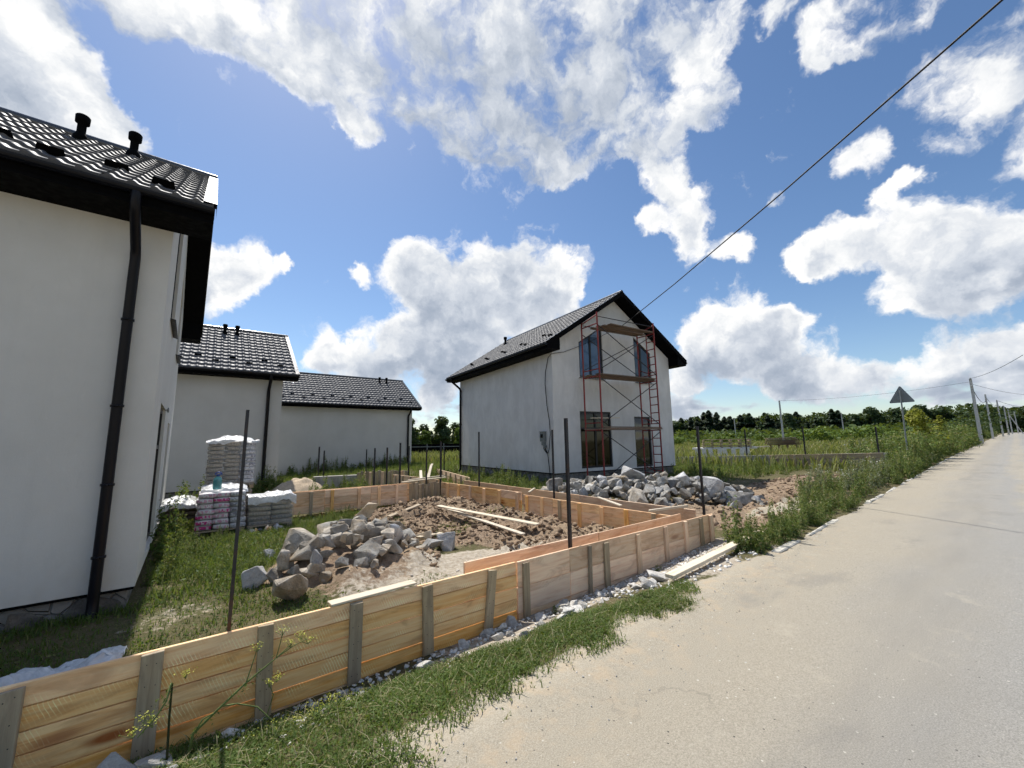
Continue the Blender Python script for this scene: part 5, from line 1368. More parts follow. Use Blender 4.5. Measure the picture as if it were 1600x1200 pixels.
def pole(x, y, top, label, w=0.24, heads=True, lean=0.0, strut=False):
    z0 = gz(x, y)-.3; root = empty('utility_pole', (x, y, z0)); tag(root, label, 'utility pole', 'concrete utility poles along the road'); H = top-z0
    m = MB(); a, b = w/2, w*.34
    m.add([(-a, -a*.8, 0), (a, -a*.8, 0), (a, a*.8, 0), (-a, a*.8, 0), (-b, -b*.8+lean, H), (b, -b*.8+lean, H), (b, b*.8+lean, H), (-b, b*.8+lean, H)], [(0, 3, 2, 1), (4, 5, 6, 7), (0, 1, 5, 4), (1, 2, 6, 5), (2, 3, 7, 6), (3, 0, 4, 7)])
    m.build('shaft', M['concrete_pole'], root)
    if heads:
        c = MB(); c.bar((-.35, lean, H-.12), (.35, lean, H-.12), .07, .07); c.bar((-.25, lean, H-1.0), (.25, lean, H-1.0), .06, .06); c.bar((-.16, lean, H-1.35), (.16, lean, H-1.35), .22, .05); c.build('crossarm', M['galv'], root)
        for u, dz in ((-.3, -.02), (0, .02), (.3, -.02), (-.2, -.93), (.2, -.93)):
            i = MB(); i.lathe([(.03, 0), (.05, .03), (.035, .07), (.05, .10), (.02, .13)], (u, lean, H+dz), 10); i.build('insulator', M['concrete_pole'], root)
    if strut:
        s = MB(); s.bar((0.1, -2.0, 0.2), (0, 0, H-1.4), .2, .2); s.build('strut', M['concrete_pole'], root)
    return Vector((x, y+lean, top))
tops = []
for i, (x, y, t_, lab) in enumerate([(73.9, 4.74, 8.3, 'nearest concrete utility pole, beside the road at the right'), (107, 5.5, 8.4, 'second concrete utility pole down the road, without crossarm'), (132.9, 5.4, 8.6, 'third concrete utility pole down the road, with crossarms'),
                                     (152.8, 5.3, 8.3, 'fourth concrete utility pole down the road'), (183, 5.7, 8.4, 'fifth utility pole far down the road, with a slanting strut'), (205, 5.2, 8.6, 'last utility pole before the dark trees at the road end')]):
    tops.append(pole(x, y, t_, lab, 0.42 if i == 0 else 0.36, i in (0, 2, 4), strut=(i == 4)))
fp = []
for i, (x, y, t_, lab) in enumerate([(73.7, 25.4, 7.5, 'slim pole standing alone in the field behind the dark wood stack'), (131, 58, 7.6, 'thin distant pole in the field behind the white pallet stack'), (127, 30.4, 7.5, 'thin distant pole in the middle of the field')]):
    fp.append(pole(x, y, t_, lab, 0.3, False))
def wire(label, a, b, sag, r=0.012): cable('power_line', label, [tuple(a), tuple(b)], r, 'power line', 'cable', sag, 20, 'power lines strung between the poles')
up = Vector((0, 0, .05))
wire('wire from the nearest utility pole across the field to the slim pole', tops[0]-Vector((0, 0, .35)), fp[0], 0.5, .014)
wire('upper wire leaving the nearest utility pole to the right edge', tops[0]+up, Vector((48.2, 0.3, 6.9+.5)), 0.25, .018)
wire('second wire leaving the nearest pole towards the right edge, lower', tops[0]-Vector((0, 0, .6)), Vector((99, -1.0, 7.2)), 0.5, .016)
wire('bundled wire between the first and second utility poles', tops[0]-Vector((0, 0, 1.0)), tops[1]-Vector((0, 0, .9)), 1.1, .03)
wire('bundled wire between the second and third utility poles', tops[1]-Vector((0, 0, .3)), tops[2]-Vector((0, 0, .6)), .9, .028)
wire('wire from the third utility pole towards the right edge', tops[2], Vector((170, -2.5, 8.0)), 1.0, .03)
wire('bundled wire between the third and fourth utility poles', tops[2]-Vector((0, 0, .6)), tops[3]-Vector((0, 0, .3)), .5, .026)
wire('bundled wire between the fourth and fifth utility poles', tops[3]-Vector((0, 0, .3)), tops[4]-Vector((0, 0, .3)), .6, .026)

def pallet_stack():
    x, y = 31.9, 14.9; z0 = gz(x, y)+0.15
    root = empty('pallet_stack', (x, y, z0), R(-62)); root.scale = (1.35, 1.35, 1.35); tag(root, 'white stack of pallets and beams standing in the field grass', 'pallet stack')
    r = random.Random(9)
    for k in range(3):
        z = 0.12+k*0.17
        for i in range(7): board('slat', (-1.25+.05*k, -.55+.18*i, z+.55), (1.2-.02*k, -.55+.18*i, z+.55), .1, .03, M['wood_old'], root)
        for i in range(6): board('runner', (-1.15+.46*i, -.6, z+.48), (-1.15+.46*i, .62, z+.48), .1, .09, M['wood_old'], root)
    for i in range(8): board('white_block', (-1.5+.36*i, -.62, 0.0), (-1.5+.36*i+r.uniform(-.1, .1), -.62, .55), .22, .16, M['white_block'], root, face=(0, -1, 0))
    for i in range(3): board('white_beam', (-1.75+.1*i, -.5+.4*i, .52), (1.45, -.5+.4*i, .56), .16, .1, M['white_block'], root)
pallet_stack()
def wood_stack():
    x, y = 45.0, 15.6; z0 = gz(x, y)+0.3; root = empty('wood_stack', (x, y, z0), R(-60)); tag(root, 'dark stack of old boards in the field beside the slim pole', 'wood stack')
    r = random.Random(10)
    for k in range(7):
        for i in range(4): board('board', (-1.3+r.uniform(-.2, .2), -.4+.26*i, .5+.1*k), (1.2+r.uniform(-.3, .3), -.4+.26*i+r.uniform(-.1, .1), .5+.1*k+r.uniform(-.03, .06)), .2, .06, M['wood_dark'] if k < 5 else M['wood_old'], root)
    for i in range(4): board('leg', (-1.1+.7*i, -.3, -.05), (-1.1+.7*i, -.3, .5), .15, .15, M['wood_dark'], root, face=(0, -1, 0))
    board('board', (-2.9, -.5, .28), (-.9, -.2, .34), .24, .1, M['wood_pale'], root)
wood_stack()
def far_shed():
    x, y = 62, 42; z0 = gz(x, y); root = empty('shed', (x, y, z0)); tag(root, 'small pale grey shed far off just right of the white house', 'shed')
    b = MB(); b.span((-2, -2, 0), (2, 2, 2.2)); b.build('wall', M['concrete_pole'], root)
    r_ = MB(); r_.prism([(-2.3, 2.2), (2.3, 2.2), (0, 3.0)], -2.2, 2.2); r_.build('roof', M['galv'], root)
far_shed()
def fence():
    a, b = Vector((20.5, 53.0, 0)), Vector((31.5, 45.5, 0)); root = empty('sheet_fence', tuple(a)); tag(root, 'dark sheet metal fence with pale rails between the two farther houses', 'fence')
    n = 6; d = (b-a)/n
    for i in range(n):
        p = a+d*i; q = a+d*(i+1); zb = -0.3
        s = MB(); s.bar((p+Vector((0, 0, 0.75+zb)))-a, (q+Vector((0, 0, .75+zb)))-a, .04, 2.1); s.build('panel', M['soffit'], root)
        fr = Vector((-.36, -.5, 0)).normalized()*.06
        for z in (0.55, 1.45):
            t = MB(); t.bar(p+fr+Vector((0, 0, z+zb))-a, q+fr+Vector((0, 0, z+zb))-a, .05, .085); t.build('rail', M['galv'], root)
        t = MB(); t.bar(p+fr*1.6+Vector((0, 0, -.4+zb))-a, p+fr*1.6+Vector((0, 0, 1.85+zb))-a, .08, .08, up=(1, 0, 0)); t.build('post', M['galv'], root)
    t = MB(); t.bar(b+Vector((.3, -.2, -.6))-a, b+Vector((.3, -.2, 1.6))-a, 1.0, .5, up=(1, 0, 0)); t.build('end_pillar', M['concrete_pole'], root)
fence()

# ------------------------------------------------------------------ vegetation
def blades(name, P, H, W, matn, seed, lean=0.5, label=None, segs=2):
    """grass blades: three-triangle tapered strips"""
    g = np.random.default_rng(seed); n = len(P); a = g.uniform(0, 2*np.pi, n)
    side = np.stack([np.cos(a), np.sin(a), np.zeros(n)], 1)*np.asarray(W)[:, None]*0.5
    b = a+np.pi/2+g.uniform(-.6, .6, n); le = np.asarray(H)*lean*g.uniform(0.2, 1.3, n)
    out = np.stack([np.cos(b), np.sin(b), np.zeros(n)], 1)*le[:, None]
    up = np.zeros((n, 3)); up[:, 2] = H
    mid = P+up*0.55+out*0.3; tip = P+up*g.uniform(0.8, 1.0, n)[:, None]+out
    V = np.stack([P-side, P+side, mid-side*.75, mid+side*.75, tip], 1).reshape(-1, 3)
    i = np.arange(n)[:, None]*5
    F = np.stack([i+[0, 1, 3], i+[0, 3, 2], i+[2, 3, 4]], 1).reshape(-1, 3)
    return tag(np_obj(name, V, F, M[matn]), label, None, None, 'stuff')
def leaves(name, P, N, S, matn, seed, parent=None, aspect=0.6, fold_=0.25):
    """leaf quads (bent rhombi) at P looking along N"""
    V, F = leaf_arrays(P, N, S, seed, aspect, fold_)
    return np_obj(name, V, F, M[matn], parent)
def leaf_arrays(P, N, S, seed, aspect=0.6, fold_=0.25):
    g = np.random.default_rng(seed); n = len(P)
    N = N/np.maximum(np.linalg.norm(N, axis=1), 1e-6)[:, None]
    r = g.normal(size=(n, 3)); t = np.cross(N, r); t /= np.maximum(np.linalg.norm(t, axis=1), 1e-6)[:, None]; u = np.cross(N, t)
    S = np.asarray(S)[:, None]
    A = P-t*S*.5; B = P+u*S*.5*aspect+N*S*fold_*.5; C = P+t*S*.5; D = P-u*S*.5*aspect+N*S*fold_*.5
    V = np.stack([A, B, C, D], 1).reshape(-1, 3); i = np.arange(n)[:, None]*4
    return V, np.stack([i+[0, 1, 2], i+[0, 2, 3]], 1).reshape(-1, 3)

gr = np.random.default_rng(21)
def region(n, x0, x1, y0, y1, prob):
    x = gr.uniform(x0, x1, n); y = gr.uniform(y0, y1, n); k = gr.random(n) < prob(x, y)
    x, y = x[k], y[k]; return np.stack([x, y, ground_z(x, y)], 1)
# creeping grass between the formwork and the road
def p_front(x, y):
    e = np.interp(x, [-2, 0.2, 0.96, 1.45, 2.31, 2.75, 3.24, 3.74, 4.2, 5], [1.75, 1.9, 2.06, 2.12, 2.24, 2.27, 2.35, 2.28, 2.36, 2.6])
    n = (fbm(x*2.6, y*2.6, 4)-.5); f = sst(-0.05, 0.30, y-e+n*0.62+(fbm(x*9, y*9, 3)-.5)*.30)
    top = np.interp(x, [-2, 0.6, 1.0, 2.0, 3.0, 3.8, 4.5], [3.6, 3.42, 3.26, 3.12, 2.96, 2.82, 2.72])
    f = f*(1-sst(-0.06, .10, y-top+n*0.3))
    return f*sst(4.75, 4.2, x)*(0.35+0.65*sst(.36, .55, fbm(x*3.4+4, y*3.4, 3)))
Pg = region(120000, -1.5, 4.8, 1.9, 3.6, p_front)
blades('verge_grass', Pg, gr.uniform(.015, .055, len(Pg)), gr.uniform(.004, .009, len(Pg)), 'grass', 1, 1.3, 'low creeping green grass between the formwork and the road')
Pl = region(60000, -1.5, 4.8, 1.9, 3.6, p_front); Pl[:, 2] += gr.uniform(.008, .045, len(Pl))
Nn = gr.normal(size=(len(Pl), 3))*0.6; Nn[:, 2] += 1.0
tag(leaves('verge_leaves', Pl, Nn, gr.uniform(.010, .026, len(Pl)), 'grass', 2), 'small round leaves of low weeds in the verge grass', None, None, 'stuff')
Pd = region(3500, -1.5, 4.8, 1.9, 3.6, p_front)
blades('dry_stalks', Pd, gr.uniform(.03, .11, len(Pd)), gr.uniform(.0025, .005, len(Pd)), 'dry', 12, 1.5, 'dry straw coloured stalks lying in the verge grass')
# grass and herbs inside the plot
def p_plot(x, y):
    f = sst(4.15, 4.5, y)*(1-sst(6.2, 6.45, x))
    f = f*(1-np.clip(dirt_mask(x, y)*1.5, 0, 1))*(1-np.clip(dust_mask(x, y)*1.3, 0, .97))*(1-np.clip(sand_mask(x, y)*1.4, 0, .95))
    f = f*np.where((x > 3.0) & (y < 9.0), 0.28*sst(.5, .6, fbm(x*1.5, y*1.5, 3))*2, 1.0)
    f = f*(1-0.8*(in_blob(x, y, 2.1, 7.0, 1.1, 1.1) > 0.05))
    return f*(0.3+0.7*sst(.33, .55, fbm(x*1.7+3, y*1.7, 3)))*np.where((x < -.45) & (y > 7.1), 0, 1)
Pg = region(90000, -3.5, 6.4, 4.1, 12.6, p_plot)
hh = 0.03+0.10*gr.random(len(Pg))*sst(5.2, 8.5, Pg[:, 1])+0.03*gr.random(len(Pg))+0.10*gr.random(len(Pg))*sst(1.6, .2, Pg[:, 0])*sst(6.2, 7.6, Pg[:, 1])
blades('plot_grass', Pg, hh, gr.uniform(.005, .013, len(Pg)), 'grass_dark', 3, 0.9, 'dark green grass in the plot round the near stone pile')
def p_patch(x, y): return np.maximum(np.maximum(in_blob(x, y, 4.75, 8.3, .55, .5), in_blob(x, y, 4.2, 7.7, .5, .4)), np.maximum(in_blob(x, y, 3.4, 9.6, .7, .8), in_blob(x, y, 6.0, 8.6, .3, .5)))*(fbm(x*4, y*4, 3) > .42)
Pp = region(9000, 2.6, 6.4, 6.8, 10.6, p_patch)
blades('soil_grass', Pp, gr.uniform(.03, .10, len(Pp)), gr.uniform(.006, .013, len(Pp)), 'grass', 14, .9, 'small green grass patches growing in the dug soil by the long planks')
Pl = region(46000, -3.5, 6.4, 4.1, 12.6, p_plot); Pl[:, 2] += gr.uniform(.01, .09, len(Pl))*(0.3+0.7*sst(5, 9, Pl[:, 1]))
Nn = gr.normal(size=(len(Pl), 3))*0.7; Nn[:, 2] += 0.9
tag(leaves('plot_herbs', Pl, Nn, gr.uniform(.015, .045, len(Pl))*(1+0.8*sst(1.8, .3, Pl[:, 0])*sst(6.5, 8, Pl[:, 1])), 'grass_dark', 4), 'broad leaved herbs in the plot grass', None, None, 'stuff')
# long grass behind the back run, under the houses and round the white house
def p_back(x, y):
    f = ((y > 13.1) | (x > 7.4))*(1-np.clip(dirt_mask(x, y)*1.6, 0, 1))
    inside = (x < 2.8) & (y > 20.7) & (y < 28) | (x < -.5) & (y > 7) | (x > 3) & (x < 13.6) & (y > 31)
    h4x = (x-10.65)*math.cos(R(6))-(y-11.33)*math.sin(R(6)); h4y = (x-10.65)*math.sin(R(6))+(y-11.33)*math.cos(R(6))
    inside |= (h4x > 0) & (h4x < 7) & (h4y > 0) & (h4y < 8.7)
    heapm = np.where((x > 7.4) & (x < 12.8) & (y < 10.4), (((x-9.75)*0.62-(y-7.1)*.78)/3.0)**2+(((x-9.75)*.78+(y-7.1)*.62)/1.5)**2 < 1, False)
    return f*(~inside)*(~heapm)*(0.35+0.65*sst(.3, .55, fbm(x*.8, y*.8, 3)))
Pg = region(70000, -3, 24, 7.5, 31, p_back)
hh = (0.10+0.30*gr.random(len(Pg)))*(0.5+0.9*fbm(Pg[:, 0]*.5, Pg[:, 1]*.5, 3))
blades('rough_grass', Pg, hh, gr.uniform(.012, .028, len(Pg)), 'grass', 5, 0.6, 'rough grass and weeds beyond the formwork, round the houses')
# the open field, thinning into bushes
def p_field(x, y): 
    d = y-road_edge(x)
    clear = ((np.hypot(x-30.6, y-14.2) < 2.6) | (np.hypot(x-31.9, y-14.9) < 1.6) | (np.hypot(x-44, y-15.2) < 2.4))
    return ((x > 24) | (y > 31))*(~clear)*(d > 1.2)*(0.4+0.6*fbm(x*.1, y*.1, 3))
n = 130000
t = gr.random(n)**1.7; dist = 22+200*t; ang = R(52.56)-np.arctan(gr.uniform(-0.75, 1.31, n))
# spread over the ground in front of the house row, by distance and bearing
x = dist*np.cos(np.pi/2-np.arctan2(1, 0)+0+ang*0+gr.uniform(R(1.5), R(80), n)); 
th = gr.uniform(R(1.5), R(80), n); x = dist*np.cos(th); y = dist*np.sin(th)
k = gr.random(n) < p_field(x, y); x, y = x[k], y[k]; dd = dist[k]
Pg = np.stack([x, y, ground_z(x, y)], 1)
blades('field_grass', Pg, (0.35+0.5*gr.random(len(Pg)))*(1+dd/260), 0.03+0.05*gr.random(len(Pg))+dd*0.0012, 'field', 6, 0.5, 'tall dry meadow grass of the open field')

# weeds: plants drawn as stem plus leaves, many gathered along the road
def weed_arrays(h, nl, spread, leaf, seed, flower=0):
    g = np.random.default_rng(seed); P = []; N = []; S = []; stems = []
    nst = g.integers(2, 5)
    for s in range(nst):
        a = g.uniform(0, 6.28); l = g.uniform(.1, .45)*spread; hh = h*g.uniform(.7, 1.0)
        base = np.array([g.uniform(-.05, .05), g.uniform(-.05, .05), 0]); tip = base+np.array([math.cos(a)*l, math.sin(a)*l, hh])
        stems.append((base, tip))
        for k in range(nl):
            q = g.uniform(.08, 1.0); c = base*(1-q)+tip*q+np.array([0, 0, 0]); b = g.uniform(0, 6.28); w = spread*(1.05-q)*g.uniform(.1, .6)
            P.append(c+np.array([math.cos(b)*w, math.sin(b)*w, -w*.15])); nn = np.array([math.cos(b)*.8, math.sin(b)*.8, g.uniform(.2, 1.0)])+g.normal(size=3)*.35; N.append(nn); S.append(leaf*g.uniform(.6, 1.3)*(1.15-q*.5))
    V, F = leaf_arrays(np.array(P), np.array(N), np.array(S), seed+1, 0.42, .3)
    sv = []; sf = []; o = len(V)
    for b, t in stems:
        w = 0.006*h+.002; i = o+len(sv)
        sv += [b+[w, 0, 0], b+[-w*.5, w, 0], b+[-w*.5, -w, 0], t]; sf += [[i, i+1, i+3], [i+1, i+2, i+3], [i+2, i, i+3]]
    V = np.concatenate([V, np.array(sv)]); F = np.concatenate([F, np.array(sf)])
    fl = None
    if flower:
        fp = []; 
        for b, t in stems:
            for _ in range(flower): fp.append(t+g.normal(size=3)*np.array([.05, .05, .02])*h)
        fn = np.tile([0, 0, 1.0], (len(fp), 1))+g.normal(size=(len(fp), 3))*.3
        fl = leaf_arrays(np.array(fp), fn, g.uniform(.02, .05, len(fp)), seed+2, 0.9, .1)
    return V, F, fl
WEEDS = [weed_arrays(1.0, 50, .38, .10, 1), weed_arrays(.8, 44, .5, .085, 2), weed_arrays(1.1, 58, .30, .085, 3), weed_arrays(.55, 40, .55, .11, 4), weed_arrays(.9, 46, .4, .075, 5, 5), weed_arrays(.7, 36, .34, .13, 6)]
def weed_mass(name, P, sc, matn, seed, label, flowers=False):
    g = np.random.default_rng(seed); VV = []; FF = []; fv = []; ff = []; n = 0; m = 0
    for p, s in zip(P, sc):
        k = g.integers(0, len(WEEDS)); V, F, fl = WEEDS[k]; a = g.uniform(0, 6.28); c, sn = math.cos(a), math.sin(a)
        Rm = np.array([[c, -sn, 0], [sn, c, 0], [0, 0, 1]]); VV.append(V*s @ Rm.T+p); FF.append(F+n); n += len(V)
        if flowers and fl is not None:
            fv.append(fl[0]*s @ Rm.T+p); ff.append(fl[1]+m); m += len(fl[0])
    o = tag(np_obj(name, np.concatenate(VV), np.concatenate(FF), M[matn]), label, None, None, 'stuff')
    if fv: tag(np_obj('white_wildflowers', np.concatenate(fv), np.concatenate(ff), M['petal']), 'small white wildflower heads among the roadside weeds', None, None, 'stuff')
    return o
def strip(n, x0, x1, d0, d1, pw=1.0):
    x = x0+(x1-x0)*gr.random(n)**pw; d = d0+(d1-d0)*gr.random(n); y = road_edge(x)+d
    return np.stack([x, y, ground_z(x, y)-.02], 1)
A = strip(105, 6.3, 12, 0.10, 0.55); B = strip(250, 10.5, 30, 0.10, 1.05, 1.1)
B = B[(fbm(B[:, 0]*.9, B[:, 1]*.9, 3) > .40) | (B[:, 0] > 17)]; C = strip(330, 26, 75, 0.15, 3.0, 1.2); D = strip(200, 60, 150, .3, 5)
sA = 0.28+0.32*gr.random(len(A)); sB = (0.35+0.75*gr.random(len(B))**1.5)*np.interp(B[:, 0], [10, 16, 30], [.65, .9, 1.2]); sC = 1.25+.9*gr.random(len(C)); sD = 1.3+.9*gr.random(len(D))
weed_mass('roadside_weeds', np.concatenate([A, B, C, D]), np.concatenate([sA, sB, sC, sD]), 'weed', 8, 'dense green weeds growing along the left edge of the road')
B2 = strip(150, 13, 34, .3, 1.5); C2 = strip(260, 30, 90, .6, 4.0)
weed_mass('roadside_weeds_grey', np.concatenate([B2, C2]), np.concatenate([0.45+.55*gr.random(len(B2)), 1.1+.7*gr.random(len(C2))]), 'weed_grey', 9, 'grey green wormwood and white flowered weeds along the road', True)
# weeds by house walls, behind the back run and round the white house
Q = []
for (x0, x1, y0, y1, n_, s0, s1) in [(-.5, 1.0, 7.2, 11.2, 90, .12, .38), (1.3, 3.2, 9.2, 12.4, 60, .12, .3), (2.0, 3.6, 10.6, 12.4, 30, .2, .4), (-.45, .2, 8.2, 14.5, 40, .3, .7), (-.3, .3, 12.6, 15.0, 14, .8, 1.3), (1.4, 2.9, 19.4, 20.7, 30, .6, 1.3), (3.4, 5.5, 15.5, 20, 50, .5, 1.0), (7.6, 10.5, 10.3, 13.5, 70, .3, .75), (4.6, 13, 29.5, 31.0, 60, .6, 1.3), (9.6, 10.7, 13, 20, 40, .4, .9), (18, 24, 7.2, 14, 70, .4, .9), (16.5, 19, 8.6, 10.6, 24, .4, .9)]:
    for _ in range(n_): Q.append((gr.uniform(x0, x1), gr.uniform(y0, y1), gr.uniform(s0, s1)))
Q = np.array(Q); Pq = np.stack([Q[:, 0], Q[:, 1], ground_z(Q[:, 0], Q[:, 1])-.02], 1)
weed_mass('wall_weeds', Pq, Q[:, 2], 'weed', 10, 'weeds growing along the house walls and behind the formwork')

# single weeds that stand out
def weed_thing(x, y, s, k, label, matn='weed', rz=0.0, name='weed_plant'):
    V, F, fl = WEEDS[k]
    o = np_obj(name, V*s, F, M[matn]); o.location = (x, y, gz(x, y)-.02); o.rotation_euler = (0, 0, rz)
    return tag(o, label, 'weed', 'single weeds that stand out')
weed_thing(6.55, 3.12, 0.62, 2, 'tall leafy weed at the road corner of the formwork, left one')
weed_thing(6.95, 3.20, 0.78, 0, 'tallest leafy weed at the road corner of the formwork')
weed_thing(6.30, 2.86, 0.45, 1, 'bushy weed over the pale roadside plank', rz=1)
weed_thing(5.05, 3.42, 0.22, 3, 'small leafy tuft at the foot of the pink formwork', rz=2)
weed_thing(3.10, 3.36, 0.22, 3, 'small leafy tuft among the white rubble', rz=4)
weed_thing(-0.42, 9.4, 1.05, 2, 'tall dark weed by the gable of the nearest house', 'grass_dark')
weed_thing(-0.30, 10.6, 1.1, 0, 'second tall dark weed farther along the gable of the nearest house', 'grass_dark')
weed_thing(2.45, 20.2, 1.5, 3, 'broad dark weed at the corner of the second house', 'grass_dark')
# dock leaves below the bent stem
weed_thing(-0.02, 3.36, 0.24, 3, 'clump of green dock leaves at the foot of the bent stem', 'grass', 1)
weed_thing(0.22, 3.33, 0.22, 5, 'low leafy herb under the flowering stem', 'weed', 1)

def fennel():
    z = gz(0.0, 3.3)
    root = empty('flowering_herb', (0.0, 3.32, z)); tag(root, 'bent yellow flowering umbel herb leaning against the front formwork at bottom left', 'plant')
    O = Vector((0.0, 3.32, z)); g = np.random.default_rng(5)
    def st(pts, r, m='stem', name='stem'):
        s = MB(); s.tube([Vector(p)-O for p in pts], r, 7); s.build(name, M[m], root)
    st([(-.02, 3.32, z-.05), (-.03, 3.31, .05), (-.03, 3.30, .22)], [.007, .006, .005], 'stem_dark')
    st([(-.03, 3.30, .22), (-.035, 3.285, .235), (-.05, 3.27, .15), (-.09, 3.25, .09), (-.16, 3.24, .02)], [.006, .006, .005, .004, .003])
    st([(.07, 3.33, z-.02), (.09, 3.32, -.10), (.22, 3.30, .01), (.34, 3.28, .11), (.50, 3.27, .21), (.59, 3.27, .27)], [.009, .008, .007, .006, .004, .003])
    st([(.22, 3.30, .01), (.30, 3.29, .0), (.41, 3.27, -.05), (.50, 3.26, -.16)], [.005, .004, .004, .003])
    st([(.34, 3.28, .11), (.37, 3.28, .22), (.39, 3.28, .30)], [.004, .003, .002]); st([(.50, 3.27, .21), (.52, 3.27, .30), (.53, 3.27, .36)], [.003, .003, .002])
    st([(.50, 3.27, .21), (.60, 3.26, .26), (.68, 3.26, .28)], [.003, .003, .002]); st([(.45, 3.3, z+.02), (.50, 3.29, -.02), (.47, 3.28, .06)], [.003, .003, .002])
    st([(.10, 3.3, -.08), (.13, 3.28, -.02), (.18, 3.27, .0)], [.005, .004, .004])
    st([(.62, 3.05, gz(.62, 3.05)+.01), (.70, 3.02, gz(.7, 3.02)+.06), (.80, 3.0, gz(.8, 3.0)+.12)], [.003, .003, .002])
    for (x, zz, s) in [(-.14, .10, .035), (-.18, .04, .04), (.03, .27, .03), (.53, .37, .05), (.65, .31, .055), (.69, .27, .05), (.47, .07, .03), (.51, .09, .03), (.39, .31, .04), (-.10, .06, .035), (.58, .28, .05), (.80, gz(.8, 3.)+.13, .04)]:
        n = 40; P = g.normal(size=(n, 3))*s*.55; P[:, 2] = np.abs(P[:, 2])*.5; N = g.normal(size=(n, 3))*.5; N[:, 2] += 1
        o = leaves('umbel', P, N, g.uniform(.006, .013, n), 'umbel', int(x*1000)+500, root, .8); o['kind'] = 'stuff'; o.location = Vector((x, 3.27 if x < .75 else 3.0, zz))-O
        m = MB()
        for k in range(7):
            q = P[k*5]; m.tube([(0, 0, -.03), tuple(q)], .0012, 4, cap=False)
        mo = m.build('spoke', M['stem'], root); mo.location = o.location
    for k in range(26):
        q = g.random(); b = Vector((.09, 3.31, -.10)).lerp(Vector((.50, 3.27, .21)), q) if k % 2 else Vector((-.03, 3.3, .2)).lerp(Vector((-.13, 3.25, .06)), q)
        P = np.array(b-O)+g.normal(size=(5, 3))*.018; N = g.normal(size=(5, 3))
        if k == 0: allP, allN = P, N
        else: allP = np.concatenate([allP, P]); allN = np.concatenate([allN, N])
    leaves('leaf_sprays', allP, allN, g.uniform(.010, .028, len(allP)), 'grass', 61, root, .35)
fennel()
# yellow flowering low plant in the verge
Pl = region(900, 0.35, 1.15, 3.0, 3.45, lambda x, y: in_blob(x, y, .75, 3.25, .42, .2)); Pl[:, 2] += gr.uniform(.03, .09, len(Pl)); Nn = gr.normal(size=(len(Pl), 3))*.5; Nn[:, 2] += 1
tag(leaves('yellow_verge_flowers', Pl, Nn, gr.uniform(.006, .014, len(Pl)), 'umbel', 71), 'tiny yellow flowers of a low weed below the formwork', None, None, 'stuff')

# ---- trees
def crown_arrays(kind, h, seed, n, leaf):
    g = np.random.default_rng(seed); P = []; N = []
    if kind == 'pine':
        for _ in range(n):
            q = g.random(); z = h*(0.28+0.72*q); r = h*0.27*(1.04-q)**.55*(0.72+.28*math.sin(q*23+seed+g.uniform(-.8, .8)))
            a = g.uniform(0, 6.28); rr = r*math.sqrt(g.random())*1.05; P.append((rr*math.cos(a), rr*math.sin(a), z-rr*.12)); N.append((math.cos(a)*.5, math.sin(a)*.5, 1))
    else:
        cl = []
        for _ in range(int(g.integers(9, 15))):
            a = g.uniform(0, 6.28); q = g.uniform(.25, .92); rr = h*.30*math.sin(math.pi*min(1, q*.9+.1))*g.uniform(.2, 1.0)
            cl.append((rr*math.cos(a), rr*math.sin(a), h*q, h*g.uniform(.10, .19)))
        for _ in range(n):
            x, y, z, r = cl[g.integers(0, len(cl))]; v = g.normal(size=3); v /= np.linalg.norm(v); k = r*g.uniform(.45, 1.08)
            P.append((x+v[0]*k, y+v[1]*k, z+v[2]*k*.8)); N.append(v+g.normal(size=3)*.5+[0, 0, .3])
    return np.array(P), np.array(N), leaf*g.uniform(.6, 1.4, n)
def make_tree(kind, h, seed, n, leaf, mt, name, trunk_r):
    root = empty(name)
    P, N, S = crown_arrays(kind, h, seed, n, leaf); leaves('crown', P, N, S, mt, seed, root, .75)
    g = random.Random(seed); t = MB(); t.tube([(0, 0, -.4), (g.uniform(-.1, .1), g.uniform(-.1, .1), h*.3), (g.uniform(-.2, .2), g.uniform(-.2, .2), h*.62), (0, 0, h*.88)], [trunk_r, trunk_r*.8, trunk_r*.5, trunk_r*.15], 7)
    if kind != 'pine':
        for k in range(5):
            a = k*1.3+seed; z = h*(.3+.09*k); t.tube([(0, 0, z), (math.cos(a)*h*.12, math.sin(a)*h*.12, z+h*.12), (math.cos(a)*h*.24, math.sin(a)*h*.24, z+h*.2)], [trunk_r*.45, trunk_r*.3, trunk_r*.1], 5, cap=False)
    t.build('trunk', M['bark'], root)
    return root
def place(proto, first, x, y, s, rz, label, cat, group, used):
    o = proto if first else copy_tree(proto)
    o.location = (x, y, gz(x, y)); o.scale = (s, s, s*random.uniform(.95, 1.1)); o.rotation_euler = (0, 0, rz)
    return tag(o, label, cat, group)
r5 = random.Random(55)
kinds = [('pine', 11.6, 1, 900, 1.0, 'pine_leaf', 'pine_tree', .2), ('pine', 10.6, 2, 900, 1.0, 'pine_leaf', 'pine_tree', .2), ('round', 10.4, 3, 1000, 1.0, 'tree_leaf', 'broadleaf_tree', .22), ('round', 9.8, 4, 1000, 1.0, 'tree_leaf', 'broadleaf_tree', .22), ('round', 10.8, 5, 1000, 1.05, 'tree_leaf', 'broadleaf_tree', .22)]
prot = [make_tree(*k) for k in kinds]; firsts = [True]*5
wood_n = 0
